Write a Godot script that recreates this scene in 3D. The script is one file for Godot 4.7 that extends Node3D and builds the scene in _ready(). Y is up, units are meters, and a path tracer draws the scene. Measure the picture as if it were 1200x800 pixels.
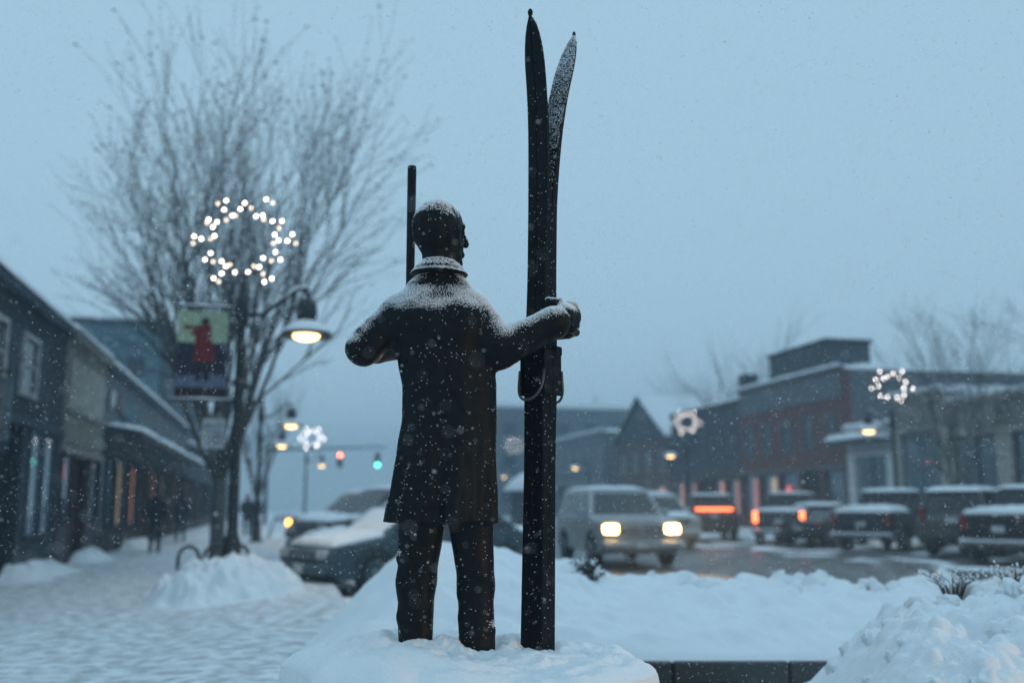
extends Node3D
# A snowy small-town main street at dusk, seen over the shoulder of a bronze skier statue.
# y up, metres. The street runs along -z; the statue group is turned with TURN towards the plaza corner.

const TURN := -0.2274
var rng := RandomNumberGenerator.new()
var M := {}
var used := {}
var mesh_store := {}

# ------------------------------------------------------------------ naming and nodes
func numbered(called: String) -> String:
	var n: int = used.get(called, 0)
	used[called] = n + 1
	return called if n == 0 else "%s_%03d" % [called, n]

func tag(o: Node3D, label: String, category: String, group := "", kind := "") -> Node3D:
	if label: o.set_meta("label", label)
	if category: o.set_meta("category", category)
	if group: o.set_meta("group", group)
	if kind: o.set_meta("kind", kind)
	return o

func thing(called: String, label: String, category: String, at := Vector3.ZERO, turn := 0.0, group := "") -> Node3D:
	var o := Node3D.new()
	o.name = numbered(called)
	add_child(o)
	o.position = at
	o.rotation.y = turn
	tag(o, label, category, group)
	return o

func part(called: String, mesh: Mesh, m: Material, parent: Node3D, at := Vector3.ZERO, rot := Vector3.ZERO) -> MeshInstance3D:
	var o := MeshInstance3D.new()
	o.name = called
	o.mesh = mesh
	o.material_override = m
	o.position = at
	o.rotation = rot
	parent.add_child(o, true)
	return o

func single(called: String, mesh: Mesh, m: Material, label: String, category: String, at := Vector3.ZERO, turn := 0.0, group := "") -> MeshInstance3D:
	var o := part(numbered(called), mesh, m, self, at, Vector3(0, turn, 0))
	tag(o, label, category, group)
	return o

func structure(called: String, mesh: Mesh, m: Material, at := Vector3.ZERO, turn := 0.0) -> MeshInstance3D:
	var o := part(numbered(called), mesh, m, self, at, Vector3(0, turn, 0))
	o.set_meta("kind", "structure")
	return o

func copy_thing(src: Node3D, called: String, label: String, at: Vector3, turn: float) -> Node3D:
	var c := src.duplicate()
	c.name = numbered(called)
	add_child(c)
	c.position = at
	c.rotation.y = turn
	c.set_meta("label", label)
	return c

# ------------------------------------------------------------------ materials
func lin(r: float, g: float, b: float) -> Color:
	return Color(r, g, b).linear_to_srgb()

func noise(freq: float, kind := FastNoiseLite.TYPE_SIMPLEX_SMOOTH, sd := 1, oct := 4) -> FastNoiseLite:
	var n := FastNoiseLite.new()
	n.noise_type = kind
	n.frequency = freq
	n.seed = sd
	n.fractal_octaves = oct
	return n

func noise_tex(freq: float, sd: int, ramp: Gradient = null, normal := false, bump := 4.0, size := 512, kind := FastNoiseLite.TYPE_SIMPLEX_SMOOTH, oct := 5) -> NoiseTexture2D:
	var t := NoiseTexture2D.new()
	t.width = size
	t.height = size
	t.seamless = true
	t.noise = noise(freq, kind, sd, oct)
	if ramp: t.color_ramp = ramp
	if normal:
		t.as_normal_map = true
		t.bump_strength = bump
	return t

func ramp(stops: Array) -> Gradient:
	var g := Gradient.new()
	var o := PackedFloat32Array()
	var c := PackedColorArray()
	for s in stops:
		o.append(s[0])
		c.append(s[1])
	g.offsets = o
	g.colors = c
	return g

func mat(c: Color, rough := 0.8, metal := 0.0) -> StandardMaterial3D:
	var m := StandardMaterial3D.new()
	m.albedo_color = c
	m.roughness = rough
	m.metallic = metal
	return m

func textured(m: StandardMaterial3D, tex: Texture2D, scale: float, nrm: Texture2D = null, nscale := 1.0) -> StandardMaterial3D:
	if tex: m.albedo_texture = tex
	if nrm:
		m.normal_enabled = true
		m.normal_texture = nrm
		m.normal_scale = nscale
	m.uv1_triplanar = true
	m.uv1_world_triplanar = true
	m.uv1_scale = Vector3.ONE * scale
	return m

func glow(c: Color, energy: float) -> StandardMaterial3D:
	var m := mat(lin(0.6, 0.6, 0.6), 0.4)
	m.emission_enabled = true
	m.emission = c
	m.emission_energy_multiplier = energy
	return m

func make_materials() -> void:
	var fine := noise_tex(0.06, 11, null, true, 5.0)
	var coarse := noise_tex(0.02, 12, null, true, 8.0)
	var wob := noise_tex(0.012, 13, ramp([[0.25, lin(0.62, 0.62, 0.62)], [0.75, lin(1, 1, 1)]]))
	var grime := noise_tex(0.02, 14, ramp([[0.2, lin(0.55, 0.55, 0.55)], [0.5, lin(0.85, 0.85, 0.85)], [0.8, lin(1, 1, 1)]]))
	M.snow = textured(mat(lin(0.86, 0.875, 0.89), 0.75), null, 3.0, noise_tex(0.05, 15, null, true, 8.0), 0.8)
	M.snow_soft = textured(mat(lin(0.86, 0.875, 0.89), 0.8), null, 1.2, coarse, 0.35)
	M.snowfall = mat(lin(0.95, 0.96, 0.97), 0.9)
	M.snowfall.backlight_enabled = true
	M.snowfall.backlight = Color(0.95, 0.96, 0.97)
	M.flake = mat(lin(0.92, 0.93, 0.95), 0.9)
	# trodden pavement snow: white snow with grey-brown slush patches
	M.trodden = textured(mat(Color.WHITE, 0.7), noise_tex(0.022, 21, ramp([[0.22, lin(0.42, 0.425, 0.425)], [0.42, lin(0.56, 0.565, 0.57)], [0.58, lin(0.70, 0.705, 0.71)], [0.75, lin(0.82, 0.83, 0.85)]]), false, 1.0, 1024), 0.17, coarse, 0.3)
	M.slush = textured(mat(Color.WHITE, 0.36), noise_tex(0.012, 22, ramp([[0.30, lin(0.045, 0.045, 0.045)], [0.5, lin(0.08, 0.08, 0.08)], [0.64, lin(0.13, 0.13, 0.13)], [0.8, lin(0.34, 0.34, 0.35)]]), false, 1.0, 1024), 0.10, coarse, 0.5)
	M.bronze = textured(mat(lin(0.007, 0.0095, 0.012), 0.52, 0.15), noise_tex(0.02, 31, ramp([[0.2, lin(0.5, 0.5, 0.5)], [0.5, lin(0.9, 0.88, 0.85)], [0.8, lin(1, 1, 1)]])), 1.6, noise_tex(0.03, 32, null, true, 5.0), 0.45)
	M.bronze_ski = textured(mat(lin(0.006, 0.0085, 0.011), 0.5, 0.15), noise_tex(0.03, 33, ramp([[0.2, lin(0.5, 0.5, 0.5)], [0.7, lin(1, 1, 1)]])), 1.3, fine, 0.2)
	M.bronze.metallic_specular = 0.28
	M.bronze_ski.metallic_specular = 0.25
	M.strap = textured(mat(lin(0.10, 0.095, 0.09), 0.35, 0.6), null, 4.0, fine, 0.3)
	M.granite = textured(mat(lin(0.075, 0.072, 0.072), 0.35), noise_tex(0.09, 34, ramp([[0.3, lin(0.35, 0.33, 0.32)], [0.5, lin(0.8, 0.78, 0.76)], [0.7, lin(1, 1, 1)]])), 1.5, fine, 0.4)
	M.concrete = textured(mat(lin(0.26, 0.25, 0.23), 0.8), grime, 0.7, fine, 0.4)
	M.wet_paving = textured(mat(lin(0.15, 0.15, 0.15), 0.3), grime, 0.5, fine, 0.3)
	M.iron = textured(mat(lin(0.022, 0.024, 0.026), 0.45, 0.3), null, 3.0, fine, 0.3)
	M.bark = textured(mat(lin(0.11, 0.105, 0.10), 0.9), grime, 1.5, coarse, 0.8)
	M.leaf = mat(lin(0.075, 0.06, 0.045), 0.9)
	M.needle = mat(lin(0.035, 0.055, 0.05), 0.9)
	M.shrub_leaf = mat(lin(0.045, 0.05, 0.05), 0.8)
	M.twig = mat(lin(0.09, 0.075, 0.065), 0.9)
	M.glass = mat(lin(0.03, 0.035, 0.04), 0.08)
	M.pane = mat(Color(0.55, 0.65, 0.7, 0.25), 0.05)
	M.pane.transparency = BaseMaterial3D.TRANSPARENCY_ALPHA
	M.tyre = mat(lin(0.018, 0.018, 0.019), 0.85)
	M.rim = textured(mat(lin(0.32, 0.32, 0.33), 0.4, 0.7), grime, 2.0)
	M.chrome = mat(lin(0.55, 0.55, 0.56), 0.18, 1.0)
	M.black_plastic = mat(lin(0.03, 0.03, 0.032), 0.6)
	M.head_on = glow(Color(1.0, 0.78, 0.46), 20.0)
	M.head_off = mat(lin(0.5, 0.5, 0.5), 0.15)
	M.tail_on = glow(Color(1.0, 0.42, 0.16), 4.0)
	M.tail_off = mat(lin(0.22, 0.02, 0.015), 0.25)
	M.amber_on = glow(Color(1.0, 0.62, 0.22), 9.0)
	M.bulb = glow(Color(1.0, 0.95, 0.88), 8.0)
	M.bulb_soft = glow(Color(1.0, 0.90, 0.78), 3.2)
	M.bulb_far = glow(Color(1.0, 0.95, 0.92), 20.0)
	M.lens = glow(Color(1.0, 0.82, 0.52), 5.0)
	M.lit_warm = glow(Color(1.0, 0.56, 0.24), 0.75)
	M.lit_pale = glow(Color(1.0, 0.82, 0.6), 0.55)
	M.lit_red = glow(Color(1.0, 0.16, 0.14), 0.9)
	M.lit_orange = glow(Color(1.0, 0.42, 0.24), 0.42)
	M.sig_red = glow(Color(1.0, 0.5, 0.38), 9.0)
	M.sig_green = glow(Color(0.35, 1.0, 0.8), 7.0)
	M.sig_off = mat(lin(0.04, 0.04, 0.04), 0.3)
	# building finishes
	var walls := {
		"navy": Color(0.016, 0.03, 0.042), "navy_trim": Color(0.035, 0.06, 0.085), "beige": Color(0.26, 0.235, 0.20), "maroon": Color(0.045, 0.012, 0.014), "charcoal": Color(0.016, 0.017, 0.02),
		"teal": Color(0.10, 0.19, 0.22), "stone": Color(0.28, 0.26, 0.235), "brick": Color(0.17, 0.065, 0.055), "brown": Color(0.12, 0.068, 0.055), "grey": Color(0.15, 0.165, 0.18), "pale": Color(0.42, 0.44, 0.45),
		"slate": Color(0.06, 0.07, 0.08), "wood": Color(0.14, 0.09, 0.06), "interior": Color(0.03, 0.03, 0.033), "cream": Color(0.46, 0.43, 0.38), "white": Color(0.7, 0.7, 0.7), "purple": Color(0.07, 0.05, 0.075)}
	for k in walls:
		M[k] = textured(mat(lin(walls[k].r, walls[k].g, walls[k].b), 0.8), grime if k != "brick" else wob, 0.35, fine, 0.35)
	var paints := {"silver": Color(0.44, 0.45, 0.46), "dark_blue": Color(0.02, 0.035, 0.055), "black_car": Color(0.014, 0.015, 0.017), "white_car": Color(0.6, 0.6, 0.6), "grey_car": Color(0.09, 0.095, 0.10), "teal_car": Color(0.025, 0.07, 0.085), "red_car": Color(0.14, 0.012, 0.012), "bronze_car": Color(0.06, 0.05, 0.045)}
	for k in paints:
		M[k] = textured(mat(lin(paints[k].r, paints[k].g, paints[k].b), 0.38, 0.15), grime, 0.8)
		M[k].clearcoat_enabled = true
		M[k].clearcoat = 0.6
		M[k].clearcoat_roughness = 0.15
	var cloth := {"coat_black": Color(0.015, 0.016, 0.02), "coat_navy": Color(0.02, 0.028, 0.045), "coat_grey": Color(0.06, 0.062, 0.068), "coat_dark": Color(0.03, 0.025, 0.025), "hat_red": Color(0.42, 0.03, 0.025), "hat_dark": Color(0.02, 0.02, 0.022), "skin": Color(0.35, 0.22, 0.17), "jacket_red": Color(0.30, 0.03, 0.03)}
	for k in cloth:
		M[k] = mat(lin(cloth[k].r, cloth[k].g, cloth[k].b), 0.9)

# ------------------------------------------------------------------ mesh helpers
func begin(smooth := false) -> SurfaceTool:
	var st := SurfaceTool.new()
	st.begin(Mesh.PRIMITIVE_TRIANGLES)
	st.set_smooth_group(0 if smooth else -1)
	return st

func finish(st: SurfaceTool) -> ArrayMesh:
	st.generate_normals()
	st.index()
	return st.commit()

# corners counter-clockwise as seen from outside
func quad(st: SurfaceTool, a: Vector3, b: Vector3, c: Vector3, d: Vector3) -> void:
	for v in [a, c, b, a, d, c]: st.add_vertex(v)

func tri(st: SurfaceTool, a: Vector3, b: Vector3, c: Vector3) -> void:
	for v in [a, c, b]: st.add_vertex(v)

func tri_out(st: SurfaceTool, a: Vector3, b: Vector3, c: Vector3, centre: Vector3) -> void:
	if (b - a).cross(c - a).dot((a + b + c) / 3.0 - centre) > 0.0: tri(st, a, b, c)
	else: tri(st, a, c, b)

func quad_out(st: SurfaceTool, a: Vector3, b: Vector3, c: Vector3, d: Vector3, centre: Vector3) -> void:
	tri_out(st, a, b, c, centre)
	tri_out(st, a, c, d, centre)

# a box with chamfered edges, added to st
func add_box(st: SurfaceTool, at: Vector3, size: Vector3, bevel := 0.01, basis := Basis()) -> void:
	var h := size * 0.5
	var b: float = min(bevel, min(h.x, min(h.y, h.z)) * 0.6)
	var p := {}
	for sx in [-1, 1]:
		for sy in [-1, 1]:
			for sz in [-1, 1]:
				var k := Vector3(sx, sy, sz)
				p[[sx, sy, sz, 0]] = at + basis * (k * Vector3(h.x, h.y - b, h.z - b))
				p[[sx, sy, sz, 1]] = at + basis * (k * Vector3(h.x - b, h.y, h.z - b))
				p[[sx, sy, sz, 2]] = at + basis * (k * Vector3(h.x - b, h.y - b, h.z))
	for s in [-1, 1]:
		quad_out(st, p[[s, -1, -1, 0]], p[[s, 1, -1, 0]], p[[s, 1, 1, 0]], p[[s, -1, 1, 0]], at)
		quad_out(st, p[[-1, s, -1, 1]], p[[1, s, -1, 1]], p[[1, s, 1, 1]], p[[-1, s, 1, 1]], at)
		quad_out(st, p[[-1, -1, s, 2]], p[[1, -1, s, 2]], p[[1, 1, s, 2]], p[[-1, 1, s, 2]], at)
	for s in [-1, 1]:
		for t in [-1, 1]:
			quad_out(st, p[[s, t, -1, 0]], p[[s, t, 1, 0]], p[[s, t, 1, 1]], p[[s, t, -1, 1]], at)
			quad_out(st, p[[s, -1, t, 0]], p[[s, 1, t, 0]], p[[s, 1, t, 2]], p[[s, -1, t, 2]], at)
			quad_out(st, p[[-1, s, t, 1]], p[[1, s, t, 1]], p[[1, s, t, 2]], p[[-1, s, t, 2]], at)
			for u in [-1, 1]:
				tri_out(st, p[[s, t, u, 0]], p[[s, t, u, 1]], p[[s, t, u, 2]], at)

func box(size: Vector3, bevel := 0.015) -> ArrayMesh:
	var key := "box %s %s" % [size, bevel]
	if not mesh_store.has(key):
		var st := begin()
		add_box(st, Vector3.ZERO, size, bevel)
		mesh_store[key] = finish(st)
	return mesh_store[key]

func add_tube(st: SurfaceTool, pts: Array, radii: Array, segs := 8, squash := 1.0) -> void:
	var rings := []
	var u := Vector3.ZERO
	for i in pts.size():
		var t: Vector3 = (pts[min(i + 1, pts.size() - 1)] - pts[max(i - 1, 0)]).normalized()
		if u == Vector3.ZERO: u = t.cross(Vector3(0.13, 0.31, 0.94) if absf(t.z) < 0.9 else Vector3.RIGHT).normalized()
		u = (u - t * u.dot(t)).normalized()
		var w := t.cross(u)
		var ring := []
		for j in segs:
			var a := TAU * j / segs
			ring.append(pts[i] + (u * cos(a) + w * sin(a) * squash) * radii[i])
		rings.append(ring)
	for i in rings.size() - 1:
		for j in segs:
			var k := (j + 1) % segs
			quad(st, rings[i][j], rings[i][k], rings[i + 1][k], rings[i + 1][j])
	for j in range(1, segs - 1):
		tri(st, rings[0][0], rings[0][j + 1], rings[0][j])
		var e: Array = rings[-1]
		tri(st, e[0], e[j], e[j + 1])

func tube(pts: Array, radii: Array, segs := 10, squash := 1.0) -> ArrayMesh:
	var st := begin(true)
	add_tube(st, pts, radii, segs, squash)
	return finish(st)

# profile of (radius, y) from bottom to top, turned round y
func lathe(profile: Array, segs := 20, smooth := true) -> ArrayMesh:
	var st := begin(smooth)
	for i in profile.size() - 1:
		for j in segs:
			var a := TAU * j / segs
			var b := TAU * (j + 1) / segs
			var p: Vector2 = profile[i]
			var q: Vector2 = profile[i + 1]
			var v := [Vector3(p.x * cos(a), p.y, -p.x * sin(a)), Vector3(p.x * cos(b), p.y, -p.x * sin(b)), Vector3(q.x * cos(b), q.y, -q.x * sin(b)), Vector3(q.x * cos(a), q.y, -q.x * sin(a))]
			if p.x > 0.0: tri(st, v[0], v[1], v[2])
			if q.x > 0.0: tri(st, v[0], v[2], v[3])
	return finish(st)

func blob(r: float, sd: int, rough := 0.25, rings := 5, segs := 8) -> ArrayMesh:
	var n := noise(0.9, FastNoiseLite.TYPE_SIMPLEX, sd, 2)
	var v := []
	for i in rings + 1:
		var row := []
		var a := PI * i / rings
		for j in segs:
			var b := TAU * j / segs
			var d := Vector3(sin(a) * cos(b), cos(a), -sin(a) * sin(b))
			row.append(d * r * (1.0 + rough * 2.0 * n.get_noise_3dv(d * 1.3)))
		v.append(row)
	var st := begin(true)
	for i in rings:
		for j in segs:
			var k := (j + 1) % segs
			if i > 0: tri(st, v[i][j], v[i + 1][k], v[i][k])
			if i < rings - 1: tri(st, v[i][j], v[i + 1][j], v[i + 1][k])
	return finish(st)

# height field over x0..x1, z0..z1 ; h(x, z) -> y
func field(x0: float, x1: float, z0: float, z1: float, nx: int, nz: int, h: Callable) -> ArrayMesh:
	var v := PackedVector3Array()
	for j in nz + 1:
		for i in nx + 1:
			var x := lerpf(x0, x1, float(i) / nx)
			var z := lerpf(z0, z1, float(j) / nz)
			v.append(Vector3(x, h.call(x, z), z))
	return grid_mesh(v, nx, nz)

func grid_mesh(v: PackedVector3Array, nx: int, nz: int) -> ArrayMesh:
	var nrm := PackedVector3Array()
	nrm.resize(v.size())
	var idx := PackedInt32Array()
	var w := nx + 1
	for j in nz:
		for i in nx:
			var a := j * w + i
			for t in [[a, a + w, a + w + 1], [a, a + w + 1, a + 1]]:
				var f: Vector3 = (v[t[1]] - v[t[0]]).cross(v[t[2]] - v[t[0]])
				nrm[t[0]] += f
				nrm[t[1]] += f
				nrm[t[2]] += f
				idx.append(t[0])
				idx.append(t[2])
				idx.append(t[1])
	for k in nrm.size(): nrm[k] = nrm[k].normalized()
	var arr := []
	arr.resize(Mesh.ARRAY_MAX)
	arr[Mesh.ARRAY_VERTEX] = v
	arr[Mesh.ARRAY_NORMAL] = nrm
	arr[Mesh.ARRAY_INDEX] = idx
	var m := ArrayMesh.new()
	m.add_surface_from_arrays(Mesh.PRIMITIVE_TRIANGLES, arr)
	return m

# a settled pad of snow, lw by ll, with rounded rims
func snow_pad(lw: float, ll: float, thick: float, sd: int, rough := 0.25) -> ArrayMesh:
	var key := "pad %s %s %s %s" % [lw, ll, thick, sd]
	if mesh_store.has(key): return mesh_store[key]
	var n := noise(1.3, FastNoiseLite.TYPE_SIMPLEX_SMOOTH, sd, 3)
	var nx: int = clampi(int(lw / 0.08), 6, 22)
	var nz: int = clampi(int(ll / 0.08), 6, 60)
	var v := PackedVector3Array()
	for j in nz + 1:
		for i in nx + 1:
			var u := -cos(PI * i / nx)
			var w := -cos(PI * j / nz) if nz <= 24 else lerpf(-1, 1, float(j) / nz)
			var x := u * lw * 0.5
			var z := w * ll * 0.5
			var e := sqrt(maxf(0.0, 1.0 - pow(absf(u), 5.0))) * sqrt(maxf(0.0, 1.0 - pow(absf(w), 8.0 if ll < 3.0 else 30.0)))
			var k := n.get_noise_2d(x * 2.0, z * 2.0 + sd)
			v.append(Vector3(x * (1.0 + 0.03 * k), e * thick * (1.0 + rough * 1.6 * k) - 0.012, z + 0.02 * k))
	mesh_store[key] = grid_mesh(v, nx, nz)
	return mesh_store[key]

# ------------------------------------------------------------------ signed distance field, meshed as surface nets
var g_lo: Vector3
var g_cell: float
var g_n: Vector3i
var g_f: PackedFloat32Array

func sdf_begin(lo: Vector3, hi: Vector3, cell: float) -> void:
	g_lo = lo
	g_cell = cell
	g_n = Vector3i(((hi - lo) / cell).ceil()) + Vector3i.ONE
	g_f = PackedFloat32Array()
	g_f.resize(g_n.x * g_n.y * g_n.z)
	g_f.fill(1.0)

func sdf_range(lo: Vector3, hi: Vector3) -> Array:
	var a := Vector3i(((lo - g_lo) / g_cell).floor()).clamp(Vector3i.ZERO, g_n - Vector3i.ONE)
	var b := Vector3i(((hi - g_lo) / g_cell).ceil()).clamp(Vector3i.ZERO, g_n - Vector3i.ONE)
	return [a, b]

func cone(a: Vector3, b: Vector3, ra: float, rb: float, k := 0.02, cut := false) -> void:
	var pad: float = maxf(ra, rb) + k + g_cell * 2.0
	var r := sdf_range(a.min(b) - Vector3.ONE * pad, a.max(b) + Vector3.ONE * pad)
	var ba := b - a
	var inv := 1.0 / maxf(ba.length_squared(), 1e-9)
	for z in range(r[0].z, r[1].z + 1):
		for y in range(r[0].y, r[1].y + 1):
			var row := (z * g_n.y + y) * g_n.x
			for x in range(r[0].x, r[1].x + 1):
				var p := g_lo + Vector3(x, y, z) * g_cell - a
				var t := clampf(p.dot(ba) * inv, 0.0, 1.0)
				var d := (p - ba * t).length() - lerpf(ra, rb, t)
				var f := g_f[row + x]
				if cut:
					d = -d
					var hc := maxf(k - absf(f - d), 0.0) / k
					g_f[row + x] = maxf(f, d) + hc * hc * k * 0.25
				else:
					var h := maxf(k - absf(f - d), 0.0) / k
					g_f[row + x] = minf(f, d) - h * h * k * 0.25

# ellipsoid with axes along basis b; keep(p in its own axes) may return a distance to intersect with
func egg(c: Vector3, rad: Vector3, b := Basis(), k := 0.02, keep = null) -> void:
	var pad: float = maxf(rad.x, maxf(rad.y, rad.z)) + k + g_cell * 2.0
	var r := sdf_range(c - Vector3.ONE * pad, c + Vector3.ONE * pad)
	var ib := b.transposed()
	for z in range(r[0].z, r[1].z + 1):
		for y in range(r[0].y, r[1].y + 1):
			var row := (z * g_n.y + y) * g_n.x
			for x in range(r[0].x, r[1].x + 1):
				var p := ib * (g_lo + Vector3(x, y, z) * g_cell - c)
				var k0 := (p / rad).length()
				var d := k0 * (k0 - 1.0) / maxf((p / (rad * rad)).length(), 1e-6)
				if keep != null: d = maxf(d, keep.call(p))
				var f := g_f[row + x]
				var h := maxf(k - absf(f - d), 0.0) / k
				g_f[row + x] = minf(f, d) - h * h * k * 0.25

# stacked ellipses: rows of [y, cx, cz, half width, half depth]; extra(p, angle) is added to the distance
func stack(rows: Array, k: float, extra = null) -> void:
	var lo := Vector3(9, rows[0][0], 9)
	var hi := Vector3(-9, rows[-1][0], -9)
	for q in rows:
		lo = lo.min(Vector3(q[1] - q[3], q[0], q[2] - q[4]))
		hi = hi.max(Vector3(q[1] + q[3], q[0], q[2] + q[4]))
	var r := sdf_range(lo - Vector3.ONE * (k + 0.03), hi + Vector3.ONE * (k + 0.03))
	for y in range(r[0].y, r[1].y + 1):
		var py := g_lo.y + y * g_cell
		var i := 0
		while i < rows.size() - 2 and py > rows[i + 1][0]: i += 1
		var t := clampf((py - rows[i][0]) / (rows[i + 1][0] - rows[i][0]), 0.0, 1.0)
		t = t * t * (3.0 - 2.0 * t) * 0.5 + t * 0.5
		var cx := lerpf(rows[i][1], rows[i + 1][1], t)
		var cz := lerpf(rows[i][2], rows[i + 1][2], t)
		var a := lerpf(rows[i][3], rows[i + 1][3], t)
		var b := lerpf(rows[i][4], rows[i + 1][4], t)
		var cap := maxf(rows[0][0] - py, py - rows[-1][0])
		for z in range(r[0].z, r[1].z + 1):
			var row := (z * g_n.y + y) * g_n.x
			for x in range(r[0].x, r[1].x + 1):
				var dx := g_lo.x + x * g_cell - cx
				var dz := g_lo.z + z * g_cell - cz
				var k0 := Vector2(dx / a, dz / b).length()
				var d := k0 * (k0 - 1.0) / maxf(Vector2(dx / (a * a), dz / (b * b)).length(), 1e-6)
				if extra != null and absf(d) < 0.06: d += extra.call(Vector3(dx, py, dz), atan2(dz / b, dx / a))
				d = maxf(d, cap)
				var f := g_f[row + x]
				var h := maxf(k - absf(f - d), 0.0) / k
				g_f[row + x] = minf(f, d) - h * h * k * 0.25

func ruffle(n: FastNoiseLite, amount: float, stretch := Vector3.ONE) -> void:
	for z in g_n.z:
		for y in g_n.y:
			var row := (z * g_n.y + y) * g_n.x
			for x in g_n.x:
				if absf(g_f[row + x]) < 0.03:
					g_f[row + x] += amount * n.get_noise_3dv((g_lo + Vector3(x, y, z) * g_cell) * stretch)

func nets(v: PackedVector3Array, idx: PackedInt32Array) -> void:
	var sx := 1
	var sy := g_n.x
	var sz := g_n.x * g_n.y
	var at := PackedInt32Array()
	at.resize(g_f.size())
	at.fill(-1)
	var corner := [0, sx, sy, sx + sy, sz, sx + sz, sy + sz, sx + sy + sz]
	var cp := [Vector3(0, 0, 0), Vector3(1, 0, 0), Vector3(0, 1, 0), Vector3(1, 1, 0), Vector3(0, 0, 1), Vector3(1, 0, 1), Vector3(0, 1, 1), Vector3(1, 1, 1)]
	var edges := [[0, 1], [2, 3], [4, 5], [6, 7], [0, 2], [1, 3], [4, 6], [5, 7], [0, 4], [1, 5], [2, 6], [3, 7]]
	var reach := g_cell * 2.0
	for z in g_n.z - 1:
		for y in g_n.y - 1:
			var row := (z * g_n.y + y) * g_n.x
			for x in g_n.x - 1:
				var c := row + x
				var f0 := g_f[c]
				if f0 > reach or f0 < -reach: continue
				var mask := 0
				for q in 8:
					if g_f[c + corner[q]] < 0.0: mask |= 1 << q
				if mask == 0 or mask == 255: continue
				var s := Vector3.ZERO
				var n := 0
				for e in edges:
					var a := g_f[c + corner[e[0]]]
					var b := g_f[c + corner[e[1]]]
					if (a < 0.0) != (b < 0.0):
						s += cp[e[0]].lerp(cp[e[1]], a / (a - b))
						n += 1
				at[c] = v.size()
				v.append(g_lo + (Vector3(x, y, z) + s / n) * g_cell)
	for z in range(1, g_n.z - 1):
		for y in range(1, g_n.y - 1):
			var row := (z * g_n.y + y) * g_n.x
			for x in range(1, g_n.x - 1):
				var c := row + x
				var f0 := g_f[c]
				if f0 > reach or f0 < -reach: continue
				var inside := f0 < 0.0
				for ax in 3:
					var du: int = [sx, sy, sz][ax]
					if inside == (g_f[c + du] < 0.0): continue
					var d1: int = [sy, sz, sx][ax]
					var d2: int = [sz, sx, sy][ax]
					var a := at[c]
					var b := at[c - d1]
					var cc := at[c - d1 - d2]
					var d := at[c - d2]
					if a < 0 or b < 0 or cc < 0 or d < 0: continue
					var quadv := [a, b, cc, d] if inside else [a, d, cc, b]
					for q in [0, 2, 1, 0, 3, 2]: idx.append(quadv[q])

func surface(v: PackedVector3Array, idx: PackedInt32Array) -> ArrayMesh:
	var nrm := PackedVector3Array()
	nrm.resize(v.size())
	for i in range(0, idx.size(), 3):
		var f := (v[idx[i + 2]] - v[idx[i]]).cross(v[idx[i + 1]] - v[idx[i]])
		nrm[idx[i]] += f
		nrm[idx[i + 1]] += f
		nrm[idx[i + 2]] += f
	for k in nrm.size(): nrm[k] = nrm[k].normalized()
	var arr := []
	arr.resize(Mesh.ARRAY_MAX)
	arr[Mesh.ARRAY_VERTEX] = v
	arr[Mesh.ARRAY_NORMAL] = nrm
	arr[Mesh.ARRAY_INDEX] = idx
	var m := ArrayMesh.new()
	m.add_surface_from_arrays(Mesh.PRIMITIVE_TRIANGLES, arr)
	return m

func scatter(called: String, mesh: Mesh, m: Material, places: Array, parent: Node3D) -> MultiMeshInstance3D:
	var mm := MultiMesh.new()
	mm.transform_format = MultiMesh.TRANSFORM_3D
	mm.mesh = mesh
	mm.instance_count = places.size()
	for i in places.size(): mm.set_instance_transform(i, places[i])
	var o := MultiMeshInstance3D.new()
	o.name = called
	o.multimesh = mm
	o.material_override = m
	o.set_meta("kind", "stuff")
	parent.add_child(o, true)
	return o

# snow grains that have settled on the upper sides of a mesh
func grains_on(mesh: ArrayMesh, density: float, lo: float, hi: float, size: float, sd: int, base := 0.0, patchy := 0.3) -> Array:
	var out := []
	var a := mesh.surface_get_arrays(0)
	var v: PackedVector3Array = a[Mesh.ARRAY_VERTEX]
	var idx: PackedInt32Array = a[Mesh.ARRAY_INDEX]
	var n := noise(7.0, FastNoiseLite.TYPE_SIMPLEX_SMOOTH, sd, 4)
	var r := RandomNumberGenerator.new()
	r.seed = sd
	for i in range(0, idx.size(), 3):
		var p := v[idx[i]]
		var e1 := v[idx[i + 1]] - p
		var e2 := v[idx[i + 2]] - p
		var cr := e2.cross(e1)
		var area := cr.length() * 0.5
		if area < 1e-9: continue
		var nn := cr / (area * 2.0)
		if nn.y < -0.1: continue
		var share := maxf(smoothstep(lo, hi, nn.y + patchy * n.get_noise_3dv(p)), base)
		var want := area * density * share
		var count := int(want) + (1 if r.randf() < want - int(want) else 0)
		for q in count:
			var s := r.randf()
			var t := r.randf()
			if s + t > 1.0:
				s = 1.0 - s
				t = 1.0 - t
			var k := size * r.randf_range(0.55, 1.5)
			out.append(Transform3D(Basis.from_euler(Vector3(r.randf() * TAU, r.randf() * TAU, 0)).scaled(Vector3(k, k * 0.8, k)), p + e1 * s + e2 * t + nn * k * 0.3))
	return out

# ------------------------------------------------------------------ the statue
func coat_fold(p: Vector3, a: float) -> float:
	var low := smoothstep(1.15, 0.62, p.y)
	var d := 0.013 * low * sin(a * 7.0 + 3.0 * p.y) + 0.008 * low * sin(a * 13.0 - 2.0 * p.y + 1.0)
	# centre back seam, and the vent below it
	if p.z > 0.0: d += (0.004 + 0.012 * smoothstep(0.95, 0.75, p.y)) * smoothstep(0.014, 0.0, absf(p.x - 0.01))
	return d

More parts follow.
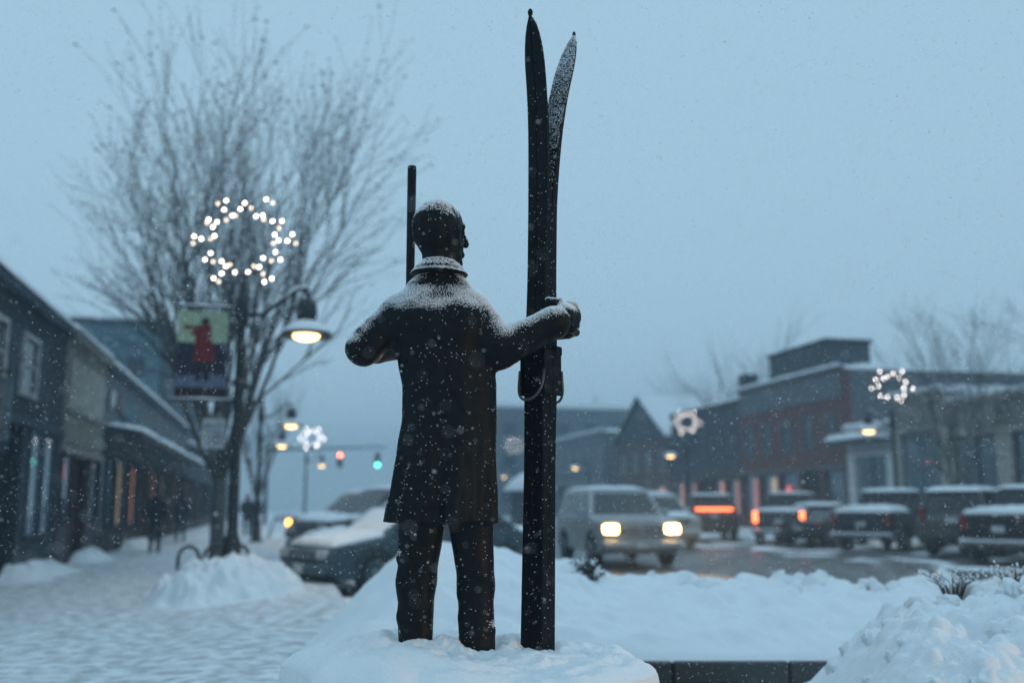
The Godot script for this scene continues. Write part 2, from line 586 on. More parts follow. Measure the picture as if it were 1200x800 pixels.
func figure_mesh() -> ArrayMesh:
	var v := PackedVector3Array()
	var idx := PackedInt32Array()
	sdf_begin(Vector3(-0.56, -0.03, -0.46), Vector3(0.60, 1.80, 0.26), 0.0095)
	# trousers
	cone(Vector3(-0.125, 0.70, 0.0), Vector3(-0.150, 0.37, -0.015), 0.105, 0.080, 0.02)
	cone(Vector3(-0.150, 0.37, -0.015), Vector3(-0.150, 0.06, 0.01), 0.080, 0.068, 0.03)
	cone(Vector3(0.07, 0.70, 0.0), Vector3(0.098, 0.35, -0.015), 0.102, 0.074, 0.004)
	cone(Vector3(0.098, 0.35, -0.015), Vector3(0.106, 0.06, 0.01), 0.074, 0.074, 0.03)
	for q in [[-0.15, 0.20, 0.044, 0.024], [-0.14, 0.30, 0.056, 0.022], [-0.16, 0.44, 0.062, 0.022], [0.11, 0.20, 0.048, 0.026], [0.10, 0.29, 0.050, 0.024], [0.09, 0.42, 0.06, 0.022]]:
		cone(Vector3(q[0] - 0.05, q[1] + 0.03, q[2] - 0.03), Vector3(q[0] + 0.045, q[1] - 0.02, q[2] - 0.02), q[3], q[3] * 0.7, 0.03)
	# shoes
	cone(Vector3(-0.155, 0.03, 0.02), Vector3(-0.185, 0.025, -0.17), 0.05, 0.04, 0.02)
	cone(Vector3(0.11, 0.03, 0.03), Vector3(0.16, 0.025, -0.15), 0.05, 0.04, 0.02)
	# coat
	stack([[0.612, -0.048, 0.0, 0.236, 0.17], [0.66, -0.047, 0.0, 0.231, 0.165], [0.76, -0.034, 0.0, 0.221, 0.158], [0.90, -0.028, 0.0, 0.211, 0.148], [1.05, -0.02, 0.0, 0.204, 0.138], [1.19, -0.02, 0.0, 0.203, 0.132],
		[1.30, -0.04, 0.0, 0.203, 0.138], [1.40, -0.065, 0.002, 0.212, 0.142], [1.50, -0.08, 0.0, 0.212, 0.128], [1.57, -0.08, -0.005, 0.19, 0.10], [1.63, -0.075, -0.01, 0.14, 0.08], [1.70, -0.068, -0.01, 0.085, 0.07]], 0.012, coat_fold)
	# sleeves
	cone(Vector3(-0.255, 1.495, 0.0), Vector3(-0.392, 1.345, 0.03), 0.083, 0.072, 0.05)
	cone(Vector3(-0.392, 1.345, 0.03), Vector3(-0.27, 1.40, -0.27), 0.070, 0.056, 0.02)
	cone(Vector3(0.085, 1.495, 0.0), Vector3(0.196, 1.345, 0.045), 0.086, 0.084, 0.05)
	cone(Vector3(0.196, 1.345, 0.045), Vector3(0.428, 1.458, 0.03), 0.082, 0.068, 0.03)
	cone(Vector3(0.395, 1.442, 0.032), Vector3(0.430, 1.459, 0.03), 0.071, 0.073, 0.006)
	for q in [[0.20, 1.40, 0.07], [0.235, 1.38, 0.09], [0.16, 1.42, 0.075]]:
		cone(Vector3(q[0] - 0.035, q[1] + 0.035, q[2] - 0.01), Vector3(q[0] + 0.04, q[1] - 0.05, q[2] + 0.01), 0.020, 0.03, 0.03)
	for q in [[-0.36, 1.40, 0.06], [-0.33, 1.44, 0.05]]:
		cone(Vector3(q[0] - 0.03, q[1] + 0.02, q[2] - 0.01), Vector3(q[0] + 0.03, q[1] - 0.05, q[2] + 0.01), 0.020, 0.026, 0.03)
	# shoulder blades and the seam yoke
	egg(Vector3(-0.16, 1.45, 0.075), Vector3(0.09, 0.10, 0.06), Basis(), 0.06)
	egg(Vector3(0.02, 1.45, 0.075), Vector3(0.09, 0.10, 0.06), Basis(), 0.06)
	ruffle(noise(9.0, FastNoiseLite.TYPE_SIMPLEX_SMOOTH, 5, 2), 0.0045, Vector3(1, 0.4, 1))
	nets(v, idx)
	print("body ", v.size())
	# head, neck and collar on a finer grid
	var C := Vector3(-0.062, 1.865, 0.0)
	var yawed := Basis(Vector3.UP, deg_to_rad(-58.0))
	sdf_begin(Vector3(-0.24, 1.63, -0.18), Vector3(0.13, 2.04, 0.18), 0.0046)
	var B := func(x: float, y: float, f: float) -> Vector3: return C + yawed * Vector3(x, y, -f)
	egg(B.call(0, 0.025, -0.008), Vector3(0.083, 0.115, 0.102), yawed, 0.02)
	egg(B.call(0, -0.05, 0.032), Vector3(0.066, 0.088, 0.070), yawed, 0.03)
	cone(B.call(-0.03, -0.118, 0.045), B.call(0.03, -0.118, 0.045), 0.028, 0.028, 0.03)
	cone(B.call(0, -0.132, 0.072), B.call(0, -0.128, 0.078), 0.024, 0.024, 0.02)
	cone(B.call(-0.036, 0.034, 0.084), B.call(0.036, 0.034, 0.084), 0.017, 0.017, 0.02)
	cone(B.call(0, 0.022, 0.099), B.call(0, -0.034, 0.122), 0.010, 0.016, 0.012)
	cone(B.call(-0.015, -0.088, 0.096), B.call(0.015, -0.088, 0.096), 0.012, 0.012, 0.012)
	for s in [-1.0, 1.0]:
		cone(B.call(s * 0.034, 0.008, 0.106), B.call(s * 0.036, 0.008, 0.106), 0.016, 0.016, 0.012, true)
		cone(B.call(s * 0.034, 0.008, 0.084), B.call(s * 0.034, 0.007, 0.084), 0.014, 0.014, 0.004)
		egg(B.call(s * 0.083, -0.028, -0.004), Vector3(0.013, 0.036, 0.022), yawed, 0.008)
	# hair: a thick cap cut along a hairline that drops from the brow to the nape
	egg(B.call(0, 0.020, -0.020), Vector3(0.101, 0.128, 0.116), yawed, 0.005, func(p: Vector3) -> float: return -(p.y + 0.112 + 1.15 * minf(p.z, 0.0) + 0.004 * sin(p.x * 90.0)))
	ruffle(noise(20.0, FastNoiseLite.TYPE_SIMPLEX_SMOOTH, 8, 2), 0.006, Vector3(1, 0.5, 1))
	cone(B.call(0, -0.06, -0.03), Vector3(-0.068, 1.64, 0.0), 0.062, 0.066, 0.02)
	# turned-down collar
	stack([[1.676, -0.070, 0.0, 0.130, 0.122], [1.700, -0.070, 0.0, 0.112, 0.106], [1.738, -0.068, -0.004, 0.080, 0.082]], 0.004, func(p: Vector3, a: float) -> float: return 0.006 * sin(a * 2.0 + 0.5))
	nets_join(v, idx)
	# right hand, round the edge of the skis
	sdf_begin(Vector3(0.36, 1.40, -0.27), Vector3(0.60, 1.63, 0.10), 0.0046)
	cone(Vector3(0.43, 1.462, 0.03), Vector3(0.475, 1.495, 0.0), 0.036, 0.040, 0.02)
	cone(Vector3(0.475, 1.495, 0.0), Vector3(0.505, 1.50, -0.05), 0.044, 0.046, 0.03)
	cone(Vector3(0.505, 1.455, -0.04), Vector3(0.510, 1.545, -0.06), 0.030, 0.030, 0.03)
	for i in 4:
		var y := 1.447 + 0.031 * i
		var far: float = [0.0, 0.012, 0.016, 0.008][i]
		cone(Vector3(0.515, y, -0.06), Vector3(0.533, y - 0.004, -0.115), 0.0185, 0.017, 0.008)
		cone(Vector3(0.533, y - 0.004, -0.115), Vector3(0.505, y - 0.007, -0.172), 0.017, 0.0155, 0.006)
		cone(Vector3(0.505, y - 0.007, -0.172), Vector3(0.462 - far, y - 0.009, -0.212), 0.0155, 0.013, 0.006)
	cone(Vector3(0.475, 1.525, -0.01), Vector3(0.452, 1.560, -0.03), 0.025, 0.021, 0.02)
	cone(Vector3(0.452, 1.560, -0.03), Vector3(0.408, 1.574, -0.052), 0.020, 0.015, 0.008)
	nets_join(v, idx)
	# left hand, closed on the pole in front of the chest
	sdf_begin(Vector3(-0.34, 1.32, -0.44), Vector3(-0.15, 1.50, -0.22), 0.0046)
	cone(Vector3(-0.27, 1.40, -0.26), Vector3(-0.258, 1.408, -0.31), 0.036, 0.040, 0.02)
	cone(Vector3(-0.272, 1.375, -0.33), Vector3(-0.272, 1.440, -0.33), 0.028, 0.028, 0.03)
	for i in 4:
		var y := 1.368 + 0.029 * i
		cone(Vector3(-0.278, y, -0.335), Vector3(-0.272, y, -0.378), 0.016, 0.016, 0.006)
		cone(Vector3(-0.272, y, -0.378), Vector3(-0.236, y, -0.394), 0.016, 0.015, 0.006)
		cone(Vector3(-0.236, y, -0.394), Vector3(-0.206, y, -0.372), 0.015, 0.012, 0.006)
	cone(Vector3(-0.262, 1.43, -0.32), Vector3(-0.222, 1.455, -0.318), 0.019, 0.016, 0.01)
	cone(Vector3(-0.222, 1.455, -0.318), Vector3(-0.198, 1.452, -0.345), 0.015, 0.013, 0.006)
	nets_join(v, idx)
	print("figure ", v.size())
	return surface(v, idx)

func nets_join(v: PackedVector3Array, idx: PackedInt32Array) -> void:
	var w := PackedVector3Array()
	var i2 := PackedInt32Array()
	nets(w, i2)
	var off := v.size()
	v.append_array(w)
	for q in i2: idx.append(q + off)

# one ski standing on its tail. side -1 is the near ski, whose tip leans towards the viewer; +1 the far one.
func ski_mesh(height: float, bend: float, side: float) -> ArrayMesh:
	var th := deg_to_rad(40.0)
	var u := Vector3(cos(th), 0, sin(th))
	var n := Vector3(sin(th), 0, -cos(th))
	var rows := []
	var steps := 64
	for i in steps + 1:
		var t := float(i) / steps
		var y := t * height
		var k := clampf((y - (height - 0.95)) / 0.95, 0.0, 1.0)
		var kt := clampf((y - (height - 0.26)) / 0.26, 0.0, 1.0)
		var half := 0.0585
		half *= 1.0 - 0.10 * smoothstep(0.0, 0.5, t) + 0.05 * smoothstep(0.55, 0.8, t)
		if kt > 0.0: half *= maxf(0.05, pow(1.0 - pow(kt, 2.0), 0.65))
		var thick := lerpf(0.047, 0.038, t) + 0.010 * smoothstep(0.16, 0.0, absf(t - 0.43))
		thick = lerpf(thick, 0.013, smoothstep(0.0, 0.7, k))
		var off := bend * pow(k, 1.6)
		rows.append([y, half, thick, off])
	var st := begin()
	var prev := []
	for q in rows:
		var c: Vector3 = n * side * q[3] + Vector3(0.016 * q[0], q[0], 0)
		var o := n * side
		var hw: float = q[1]
		var b: float = minf(0.005, hw * 0.3)
		var ring := [c - u * hw, c - u * hw + o * (q[2] - b), c - u * (hw - b) + o * q[2], c - u * hw * 0.12 + o * q[2], c - u * hw * 0.06 + o * (q[2] - 0.004), c + u * hw * 0.06 + o * (q[2] - 0.004), c + u * hw * 0.12 + o * q[2], c + u * (hw - b) + o * q[2], c + u * hw + o * (q[2] - b), c + u * hw]
		if prev.size():
			var mid: Vector3 = c + o * q[2] * 0.5 - Vector3(0, 0.02, 0)
			for j in ring.size():
				var jj: int = (j + 1) % ring.size()
				quad_out(st, prev[j], prev[jj], ring[jj], ring[j], mid)
		prev = ring
	return finish(st)

func build_statue(at: Vector3) -> void:
	var t := thing("bronze_statue", "dark bronze statue of a skier in a long coat holding tall skis, dusted with snow", "statue", at, TURN)
	var fig := figure_mesh()
	part("figure", fig, M.bronze, t)
	# skis: base to base, turned 40 degrees
	var foot := Vector3(0.356, 0.02, -0.125)
	var near := ski_mesh(2.90, 0.10, -1.0)
	var far := ski_mesh(2.925, 0.225, 1.0)
	var th := deg_to_rad(40.0)
	var u := Vector3(cos(th), 0, sin(th))
	var n := Vector3(sin(th), 0, -cos(th))
	var a := part("ski", near, M.bronze_ski, t, foot - n * 0.001)
	var b := part("ski", far, M.bronze_ski, t, foot + n * 0.002)
	part("tip_knob", lathe([Vector2(0, -0.02), Vector2(0.008, -0.012), Vector2(0.012, 0.003), Vector2(0.012, 0.012), Vector2(0.007, 0.022), Vector2(0, 0.026)], 12), M.bronze_ski, a, -n * 0.106 + Vector3(0.046, 2.905, 0))
	part("tip_knob", lathe([Vector2(0, -0.02), Vector2(0.006, -0.012), Vector2(0.009, 0.003), Vector2(0.006, 0.014), Vector2(0, 0.018)], 12), M.bronze_ski, b, n * 0.231 + Vector3(0.046, 2.93, 0))
	# bindings
	for s in [[a, -1.0], [b, 1.0]]:
		var o: Vector3 = n * s[1]
		var st := begin()
		for e in [-1.0, 1.0]:
			add_box(st, u * 0.064 * e + o * 0.03 + Vector3(0.02, 1.24, 0), Vector3(0.010, 0.20, 0.062), 0.004, Basis(Vector3.UP, -th))
		part("binding", finish(st), M.bronze_ski, s[0])
		var pts := []
		var rad := []
		for i in 25:
			var f := i / 24.0
			var ang := PI * f
			pts.append(u * 0.068 * cos(ang) + o * (0.062 + 0.035 * sin(ang)) + Vector3(0.02, 1.25 - 0.135 * pow(sin(ang), 0.55), 0))
			rad.append(0.006)
		part("toe_strap", tube(pts, rad, 8), M.strap, s[0])
	part("buckle", box(Vector3(0.030, 0.042, 0.05), 0.006), M.bronze_ski, b, u * 0.072 + n * 0.02 + Vector3(0.021, 1.335, 0), Vector3(0, -th, 0))
	# single pole in the left hand
	part("ski_pole", tube([Vector3(-0.234, 0.0, -0.352), Vector3(-0.234, 1.2, -0.352), Vector3(-0.234, 2.285, -0.352), Vector3(-0.234, 2.297, -0.352)], [0.016, 0.0185, 0.0215, 0.0195], 14), M.bronze, t)
	# snow settled on the upper sides
	var grain := blob(1.0, 3, 0.2, 3, 5)
	var places := grains_on(fig, 210000.0, 0.22, 0.95, 0.0016, 4, 0.003, 0.22)
	print("grains ", places.size())
	scatter("snow_dusting", grain, M.flake, places, t)
	var tips := []
	for tr in grains_on(far, 130000.0, 0.08, 0.60, 0.0017, 6, 0.004, 0.10) + grains_on(near, 160000.0, 0.35, 0.8, 0.0017, 7, 0.004, 0.2):
		tips.append(tr.translated(foot))
	scatter("snow_dusting", grain, M.flake, tips, t)

# ------------------------------------------------------------------ plinth and snow round the statue
func build_plinth() -> void:
	var c := Vector3(0.793, 0, -4.225)
	var p := thing("statue_plinth", "low round stone plinth under the statue, buried in snow", "plinth", Vector3(c.x, 0.15, c.z), TURN)
	part("drum", lathe([Vector2(0.60, -0.02), Vector2(0.60, 0.54)], 40, false), M.concrete, p)
	part("slab", lathe([Vector2(0.0, 0.54), Vector2(0.70, 0.54), Vector2(0.715, 0.555), Vector2(0.715, 0.605), Vector2(0.70, 0.618), Vector2(0, 0.618)], 56, false), M.concrete, p)
	var big := noise(1.6, FastNoiseLite.TYPE_SIMPLEX_SMOOTH, 41, 3)
	var small := noise(7.0, FastNoiseLite.TYPE_SIMPLEX_SMOOTH, 42, 4)
	var feet := [Vector2(0.10 - 0.25, 0.0), Vector2(-0.08, 0.02)]
	var v := PackedVector3Array()
	var na := 120
	var nr := 60
	for j in nr + 1:
		var f := pow(float(j) / nr, 0.8)
		for i in na + 1:
			var ang := TAU * i / na
			var dir := Vector2(cos(ang), sin(ang))
			var R := 0.75 + 0.07 * big.get_noise_2d(dir.x * 1.5, dir.y * 1.5) + 0.008 * small.get_noise_2d(dir.x * 2.0, dir.y * 2.0)
			var q := dir * R * f
			var e := pow(maxf(0.0, 1.0 - pow(f, 5.0)), 0.5)
			var h := 0.085 + 0.05 * smoothstep(0.1, -0.5, q.x) + 0.05 * smoothstep(-0.1, 0.55, q.y) * smoothstep(0.3, -0.3, q.x)
			h += 0.035 * big.get_noise_2d(q.x * 2.0 + 4.0, q.y * 2.0) + 0.022 * small.get_noise_2d(q.x, q.y) + 0.012 * small.get_noise_2d(q.x * 3.0, q.y * 3.0 + 9.0)
			for w in [[-0.23, -0.02, 0.10], [0.026, -0.02, 0.10], [0.29, -0.15, 0.09]]:
				var dd := Vector2(q.x - w[0], q.y - w[1]).length()
				h += 0.022 * smoothstep(0.07, 0.0, absf(dd - w[2] - 0.05)) - 0.03 * smoothstep(w[2] + 0.02, w[2] - 0.05, dd)
			v.append(Vector3(q.x, e * h - (0.03 if j == nr else 0.0), q.y))
	# ring by ring outwards, so the faces look up
	var m := grid_mesh(flip_rows(v, na), na, nr)
	var o := part(numbered("snow_mound"), m, M.snow, self, Vector3(c.x, 0.766, c.z), Vector3(0, TURN, 0))
	tag(o, "smooth rounded mound of snow on the plinth around the statue's feet", "snow mound")

func flip_rows(v: PackedVector3Array, na: int) -> PackedVector3Array:
	var out := PackedVector3Array()
	var w := na + 1
	for j in v.size() / w:
		for i in w: out.append(v[j * w + (w - 1 - i)])
	return out

func lumps(parent: Node3D, places: Array, sd: int) -> void:
	var forms := []
	for k in 5: forms.append(blob(1.0, 60 + k + sd, 0.26, 10, 14))
	for i in places.size():
		var q: Array = places[i]
		var o := part("snow_lump", forms[i % 5], M.snow, parent, q[0], Vector3(i * 1.3, i * 2.1, i * 0.7))
		o.scale = Vector3(q[1], q[1] * 0.85, q[1])

# a rounded knob of snow over each cell
func knob(cells: FastNoiseLite, x: float, z: float) -> float:
	var t := cells.get_noise_2d(x, z) + 1.0
	t /= 0.72
	return sqrt(maxf(0.0, 1.0 - t * t))

# everything here is laid out in the plaza's own axes: x to the right, -z away, origin under the viewer
func build_snow_banks() -> void:
	var big := noise(0.55, FastNoiseLite.TYPE_SIMPLEX_SMOOTH, 51, 2)
	var mid := noise(1.7, FastNoiseLite.TYPE_SIMPLEX_SMOOTH, 52, 3)
	var fine := noise(6.0, FastNoiseLite.TYPE_SIMPLEX_SMOOTH, 53, 3)
	var cells := noise(2.6, FastNoiseLite.TYPE_CELLULAR, 54, 1)
	cells.fractal_type = FastNoiseLite.FRACTAL_NONE
	cells.cellular_return_type = FastNoiseLite.RETURN_DISTANCE
	# kerb of the planting bed, in cut stones
	var bed := thing("planting_bed", "low dark wet granite kerb edging the snow-covered planting bed", "planter", Vector3.ZERO, TURN)
	var x := -0.7
	var i := 0
	while x < 7.2:
		var w := 0.92 + 0.06 * sin(i * 2.3)
		part("kerb_stone", box(Vector3(snappedf(w, 0.02) - 0.012, 0.16, 0.22), 0.012), M.granite, bed, Vector3(x + w * 0.5, 0.235, -7.72 + 0.006 * sin(i * 1.7)), Vector3(0, 0.004 * sin(i * 3.0), 0))
		x += w
		i += 1
	# the long bank behind the statue
	var ridge := func(q: float) -> float: return lerpf(0.93, 0.56, smoothstep(-0.9, 1.6, q)) - 0.06 * smoothstep(1.6, 3.6, q)
	var h := func(px: float, pz: float) -> float:
		var d := -pz
		var r: float = ridge.call(px) + 0.06 * mid.get_noise_2d(px * 0.9, 3.0)
		var up := smoothstep(7.55, 9.3, d)
		var down := smoothstep(12.6, 9.9, d)
		var left := smoothstep(-1.95, -0.70, px + 0.25 * mid.get_noise_1d(d))
		var y := 0.165 + 0.115 * sqrt(clampf((d - 7.66) / 0.3, 0.0, 1.0)) + (r - 0.28) * pow(up, 0.75)
		y = y * down * left
		y += left * down * smoothstep(7.7, 8.2, d) * (0.055 * (knob(cells, px * 0.8, d * 1.3) - 0.5) + 0.028 * (knob(cells, px * 2.1 + 5.0, d * 3.0) - 0.5))
		var crest := smoothstep(8.6, 9.6, d) * smoothstep(0.9, 1.8, px)
		y += (0.07 * mid.get_noise_2d(px * 0.8, d * 1.5) + 0.03 * fine.get_noise_2d(px * 0.7, d * 1.2) + 0.012 * fine.get_noise_2d(px * 2.2, d * 2.2)) * left * smoothstep(7.66, 7.95, d)
		y += crest * 0.13 * (knob(cells, px * 1.1, d * 1.1) - 0.5) * down
		return 0.13 + y
	var bank := part(numbered("snow_bank"), field(-2.5, 8.2, -13.0, -7.655, 230, 130, h), M.snow, self, Vector3.ZERO, Vector3(0, TURN, 0))
	tag(bank, "long bank of ploughed snow over the planting bed behind the statue and skis", "snow bank")
	# the chunky heap at the right
	var heap := thing("snow_heap", "high chunky heap of shovelled snow at the right edge of the picture", "snow heap", Vector3.ZERO, TURN)
	var hh := func(px: float, pz: float) -> float:
		var d := -pz
		var left := smoothstep(1.30, 2.20, px - 0.16 * (d - 5.0) + 0.10 * mid.get_noise_1d(d * 2.0))
		var front := smoothstep(4.25, 5.6, d)
		var back := smoothstep(7.7, 6.3, d)
		var y := (0.62 + 0.17 * smoothstep(2.3, 3.4, px)) * left * pow(front, 0.6) * back
		var rough := smoothstep(1.75, 2.25, px - 0.10 * (d - 5.0)) * left * back
		y += rough * 0.13 * (knob(cells, px * 1.3 + 7.0 + 0.1 * mid.get_noise_2d(px * 2.0, d * 2.0), d * 1.3) - 0.5)
		y += rough * 0.075 * (knob(cells, px * 3.4 + 2.0, d * 3.4) - 0.3) + rough * 0.03 * knob(cells, px * 7.0, d * 7.0)
		y += left * (0.05 * mid.get_noise_2d(px * 1.3, d * 1.3) + 0.018 * fine.get_noise_2d(px, d) + 0.012 * fine.get_noise_2d(px * 2.5, d * 2.5))
		return 0.13 + y
	part("heap", field(1.2, 5.6, -7.8, -3.9, 260, 240, hh), M.snow, heap)
	var spots := []
	rng.seed = 77
	for k in 45:
		var px := rng.randf_range(1.9, 3.6)
		var d := rng.randf_range(4.5, 6.4)
		var r := 0.025 + 0.05 * pow(rng.randf(), 2.0)
		spots.append([Vector3(px, hh.call(px, -d) + -r * 0.15, -d), r])
	for k in 7:
		var px := 2.35 + 0.12 * k + 0.05 * sin(k * 2.0)
		spots.append([Vector3(px, hh.call(px, -6.0) + 0.02, -6.0), 0.05 + 0.02 * sin(k * 1.3)])
	lumps(heap, spots, 0)
	# crest lumps on the long bank
	var bl := []
	for k in 26:
		var px := rng.randf_range(1.3, 5.2)
		var d := rng.randf_range(9.2, 10.3)
		var r := rng.randf_range(0.06, 0.15)
		bl.append([Vector3(px, h.call(px, -d) - r * 0.15, -d), r])
	lumps(bank, bl, 9)
	# pile heaped round the street lamp
	var pile := func(px: float, pz: float) -> float:
		var d := -pz
		var e := Vector2((px + 4.10) / 0.95, (d - 14.9) / 1.9).length()
		var y := 0.36 * pow(smoothstep(1.15, 0.25, e), 0.6)
		y += smoothstep(1.15, 0.85, e) * (0.13 * mid.get_noise_2d(px * 1.4, d * 1.4) + 0.20 * (knob(cells, px * 1.1, d * 1.1) - 0.4) + 0.09 * knob(cells, px * 2.6, d * 2.6) + 0.03 * fine.get_noise_2d(px, d))
		return 0.13 + y
	var lamp_pile := part(numbered("snow_pile"), field(-5.6, -2.95, -17.2, -12.7, 90, 110, pile), M.snow, self, Vector3.ZERO, Vector3(0, TURN, 0))
	tag(lamp_pile, "lumpy pile of shovelled snow heaped around the base of the bannered lamp post", "snow pile")
	# small drifts along the shop fronts
	for q in [[-4.35, -20.5, 4.6, "ragged drift of snow along the foot of the dark blue shop front"], [-4.35, -26.0, 3.2, "low drift of snow at the foot of the beige-topped shop"], [-4.30, -34.0, 5.0, "low drift of snow under the canopy shop front"]]:
		var half: float = q[2] * 0.5
		var sd: float = q[1]
		var drift := func(px: float, pz: float) -> float:
			var along := smoothstep(1.0, 0.55, absf(pz) / half)
			var reach := 0.55 + 0.28 * mid.get_noise_1d(pz * 0.9 + sd)
			var y := 0.22 * along * smoothstep(reach, -0.15, px) * (1.0 + 0.7 * mid.get_noise_2d(px, pz + sd))
			return y + along * (0.05 * (knob(cells, px * 1.4, pz * 1.4 + sd) - 0.5) + 0.012 * fine.get_noise_2d(px, pz)) * smoothstep(reach, 0.0, px) - 0.03
		single("snow_drift", field(-0.22, 0.85, -half, half, 24, int(q[2] * 16), drift), M.snow, q[3], "snow drift", Vector3(q[0], 0.17, q[1]))

# ------------------------------------------------------------------ ground, road, pavements
func build_ground() -> void:
	var n := noise(0.02, FastNoiseLite.TYPE_SIMPLEX_SMOOTH, 61, 2)
	structure("ground", field(-260, 300, -330, 90, 56, 42, func(x: float, z: float) -> float: return -0.06), M.snow_soft)
	var fine := noise(1.2, FastNoiseLite.TYPE_SIMPLEX_SMOOTH, 62, 3)
	structure("road", field(-0.35, 22.6, -150, 20, 60, 260, func(x: float, z: float) -> float: return 0.012 * fine.get_noise_2d(x, z)), M.slush)
	# left pavement and plaza corner: one raised platform
	var kerb := PackedVector2Array([Vector2(-4.7, 20), Vector2(-4.7, -150), Vector2(-0.4, -150), Vector2(-0.4, -13.6), Vector2(0.2, -12.9), Vector2(8.4, -11.4), Vector2(9.6, -10.0), Vector2(9.8, 20)])
	structure("pavement", prism(kerb, -0.05, 0.13), M.wet_paving)
	structure("pavement", prism(PackedVector2Array([Vector2(22.5, 20), Vector2(22.5, -150), Vector2(27.2, -150), Vector2(27.2, 20)]), -0.05, 0.15), M.snow_soft)
	# trodden snow lying on the left pavement
	var mid := noise(0.9, FastNoiseLite.TYPE_SIMPLEX_SMOOTH, 63, 3)
	var small := noise(4.5, FastNoiseLite.TYPE_SIMPLEX_SMOOTH, 64, 3)
	var foot := noise(2.4, FastNoiseLite.TYPE_CELLULAR, 65, 1)
	foot.cellular_return_type = FastNoiseLite.RETURN_DISTANCE
	var walk := func(x: float, z: float) -> float:
		var y := 0.150 + 0.015 * mid.get_noise_2d(x, z) + 0.006 * small.get_noise_2d(x, z)
		y += 0.016 * minf(0.0, foot.get_noise_2d(x * 0.6, z * 0.6) + 0.75) * smoothstep(-0.1, 0.3, mid.get_noise_2d(x * 0.6 + 9.0, z * 0.6))
		y += 0.06 * smoothstep(-1.3, -0.5, x)
		return y
	structure("pavement_snow", field(-4.62, 0.9, -40, 2.0, 92, 420, walk), M.trodden)
	structure("pavement_snow", field(-4.62, -0.45, -150, -40, 16, 110, func(x: float, z: float) -> float: return 0.15 + 0.02 * mid.get_noise_2d(x, z)), M.snow_soft)
	# snow windrows between the parked cars and the carriageway
	var wr := noise(0.5, FastNoiseLite.TYPE_SIMPLEX_SMOOTH, 66, 3)
	structure("road_snow", field(14.5, 22.4, -90, -14, 40, 160, func(x: float, z: float) -> float: return -0.03 + 0.06 * smoothstep(-0.15, 0.45, wr.get_noise_2d(x, z * 0.6)) + 0.07 * smoothstep(20.5, 22.3, x)), M.snow_soft)
	structure("road_snow", field(-0.3, 5.6, -90, -13.8, 36, 160, func(x: float, z: float) -> float: return -0.035 + 0.065 * smoothstep(-0.2, 0.4, wr.get_noise_2d(x + 50.0, z * 0.6)) + 0.06 * smoothstep(1.2, 0.0, x)), M.snow_soft)
	# wooded hill at the end of the street, lost in the falling snow
	structure("hill", field(10, 130, -190, -135, 40, 16, func(x: float, z: float) -> float:
		var up := smoothstep(-135, -165, z) * smoothstep(12, 50, x)
		return -0.3 + up * (11.0 + 4.0 * n.get_noise_2d(x * 1.2, z))), M.snow_soft)

func prism(poly: PackedVector2Array, y0: float, y1: float) -> ArrayMesh:
	var st := begin()
	var c := Vector3.ZERO
	for p in poly: c += Vector3(p.x, (y0 + y1) * 0.5, p.y)
	c /= poly.size()
	var t := Geometry2D.triangulate_polygon(poly)
	for i in range(0, t.size(), 3):
		var a := poly[t[i]]
		var b := poly[t[i + 1]]
		var d := poly[t[i + 2]]
		tri_out(st, Vector3(a.x, y1, a.y), Vector3(b.x, y1, b.y), Vector3(d.x, y1, d.y), Vector3((a.x + b.x + d.x) / 3.0, y0, (a.y + b.y + d.y) / 3.0))
	for i in poly.size():
		var a := poly[i]
		var b := poly[(i + 1) % poly.size()]
		quad_out(st, Vector3(a.x, y0, a.y), Vector3(b.x, y0, b.y), Vector3(b.x, y1, b.y), Vector3(a.x, y1, a.y), c)
	return finish(st)

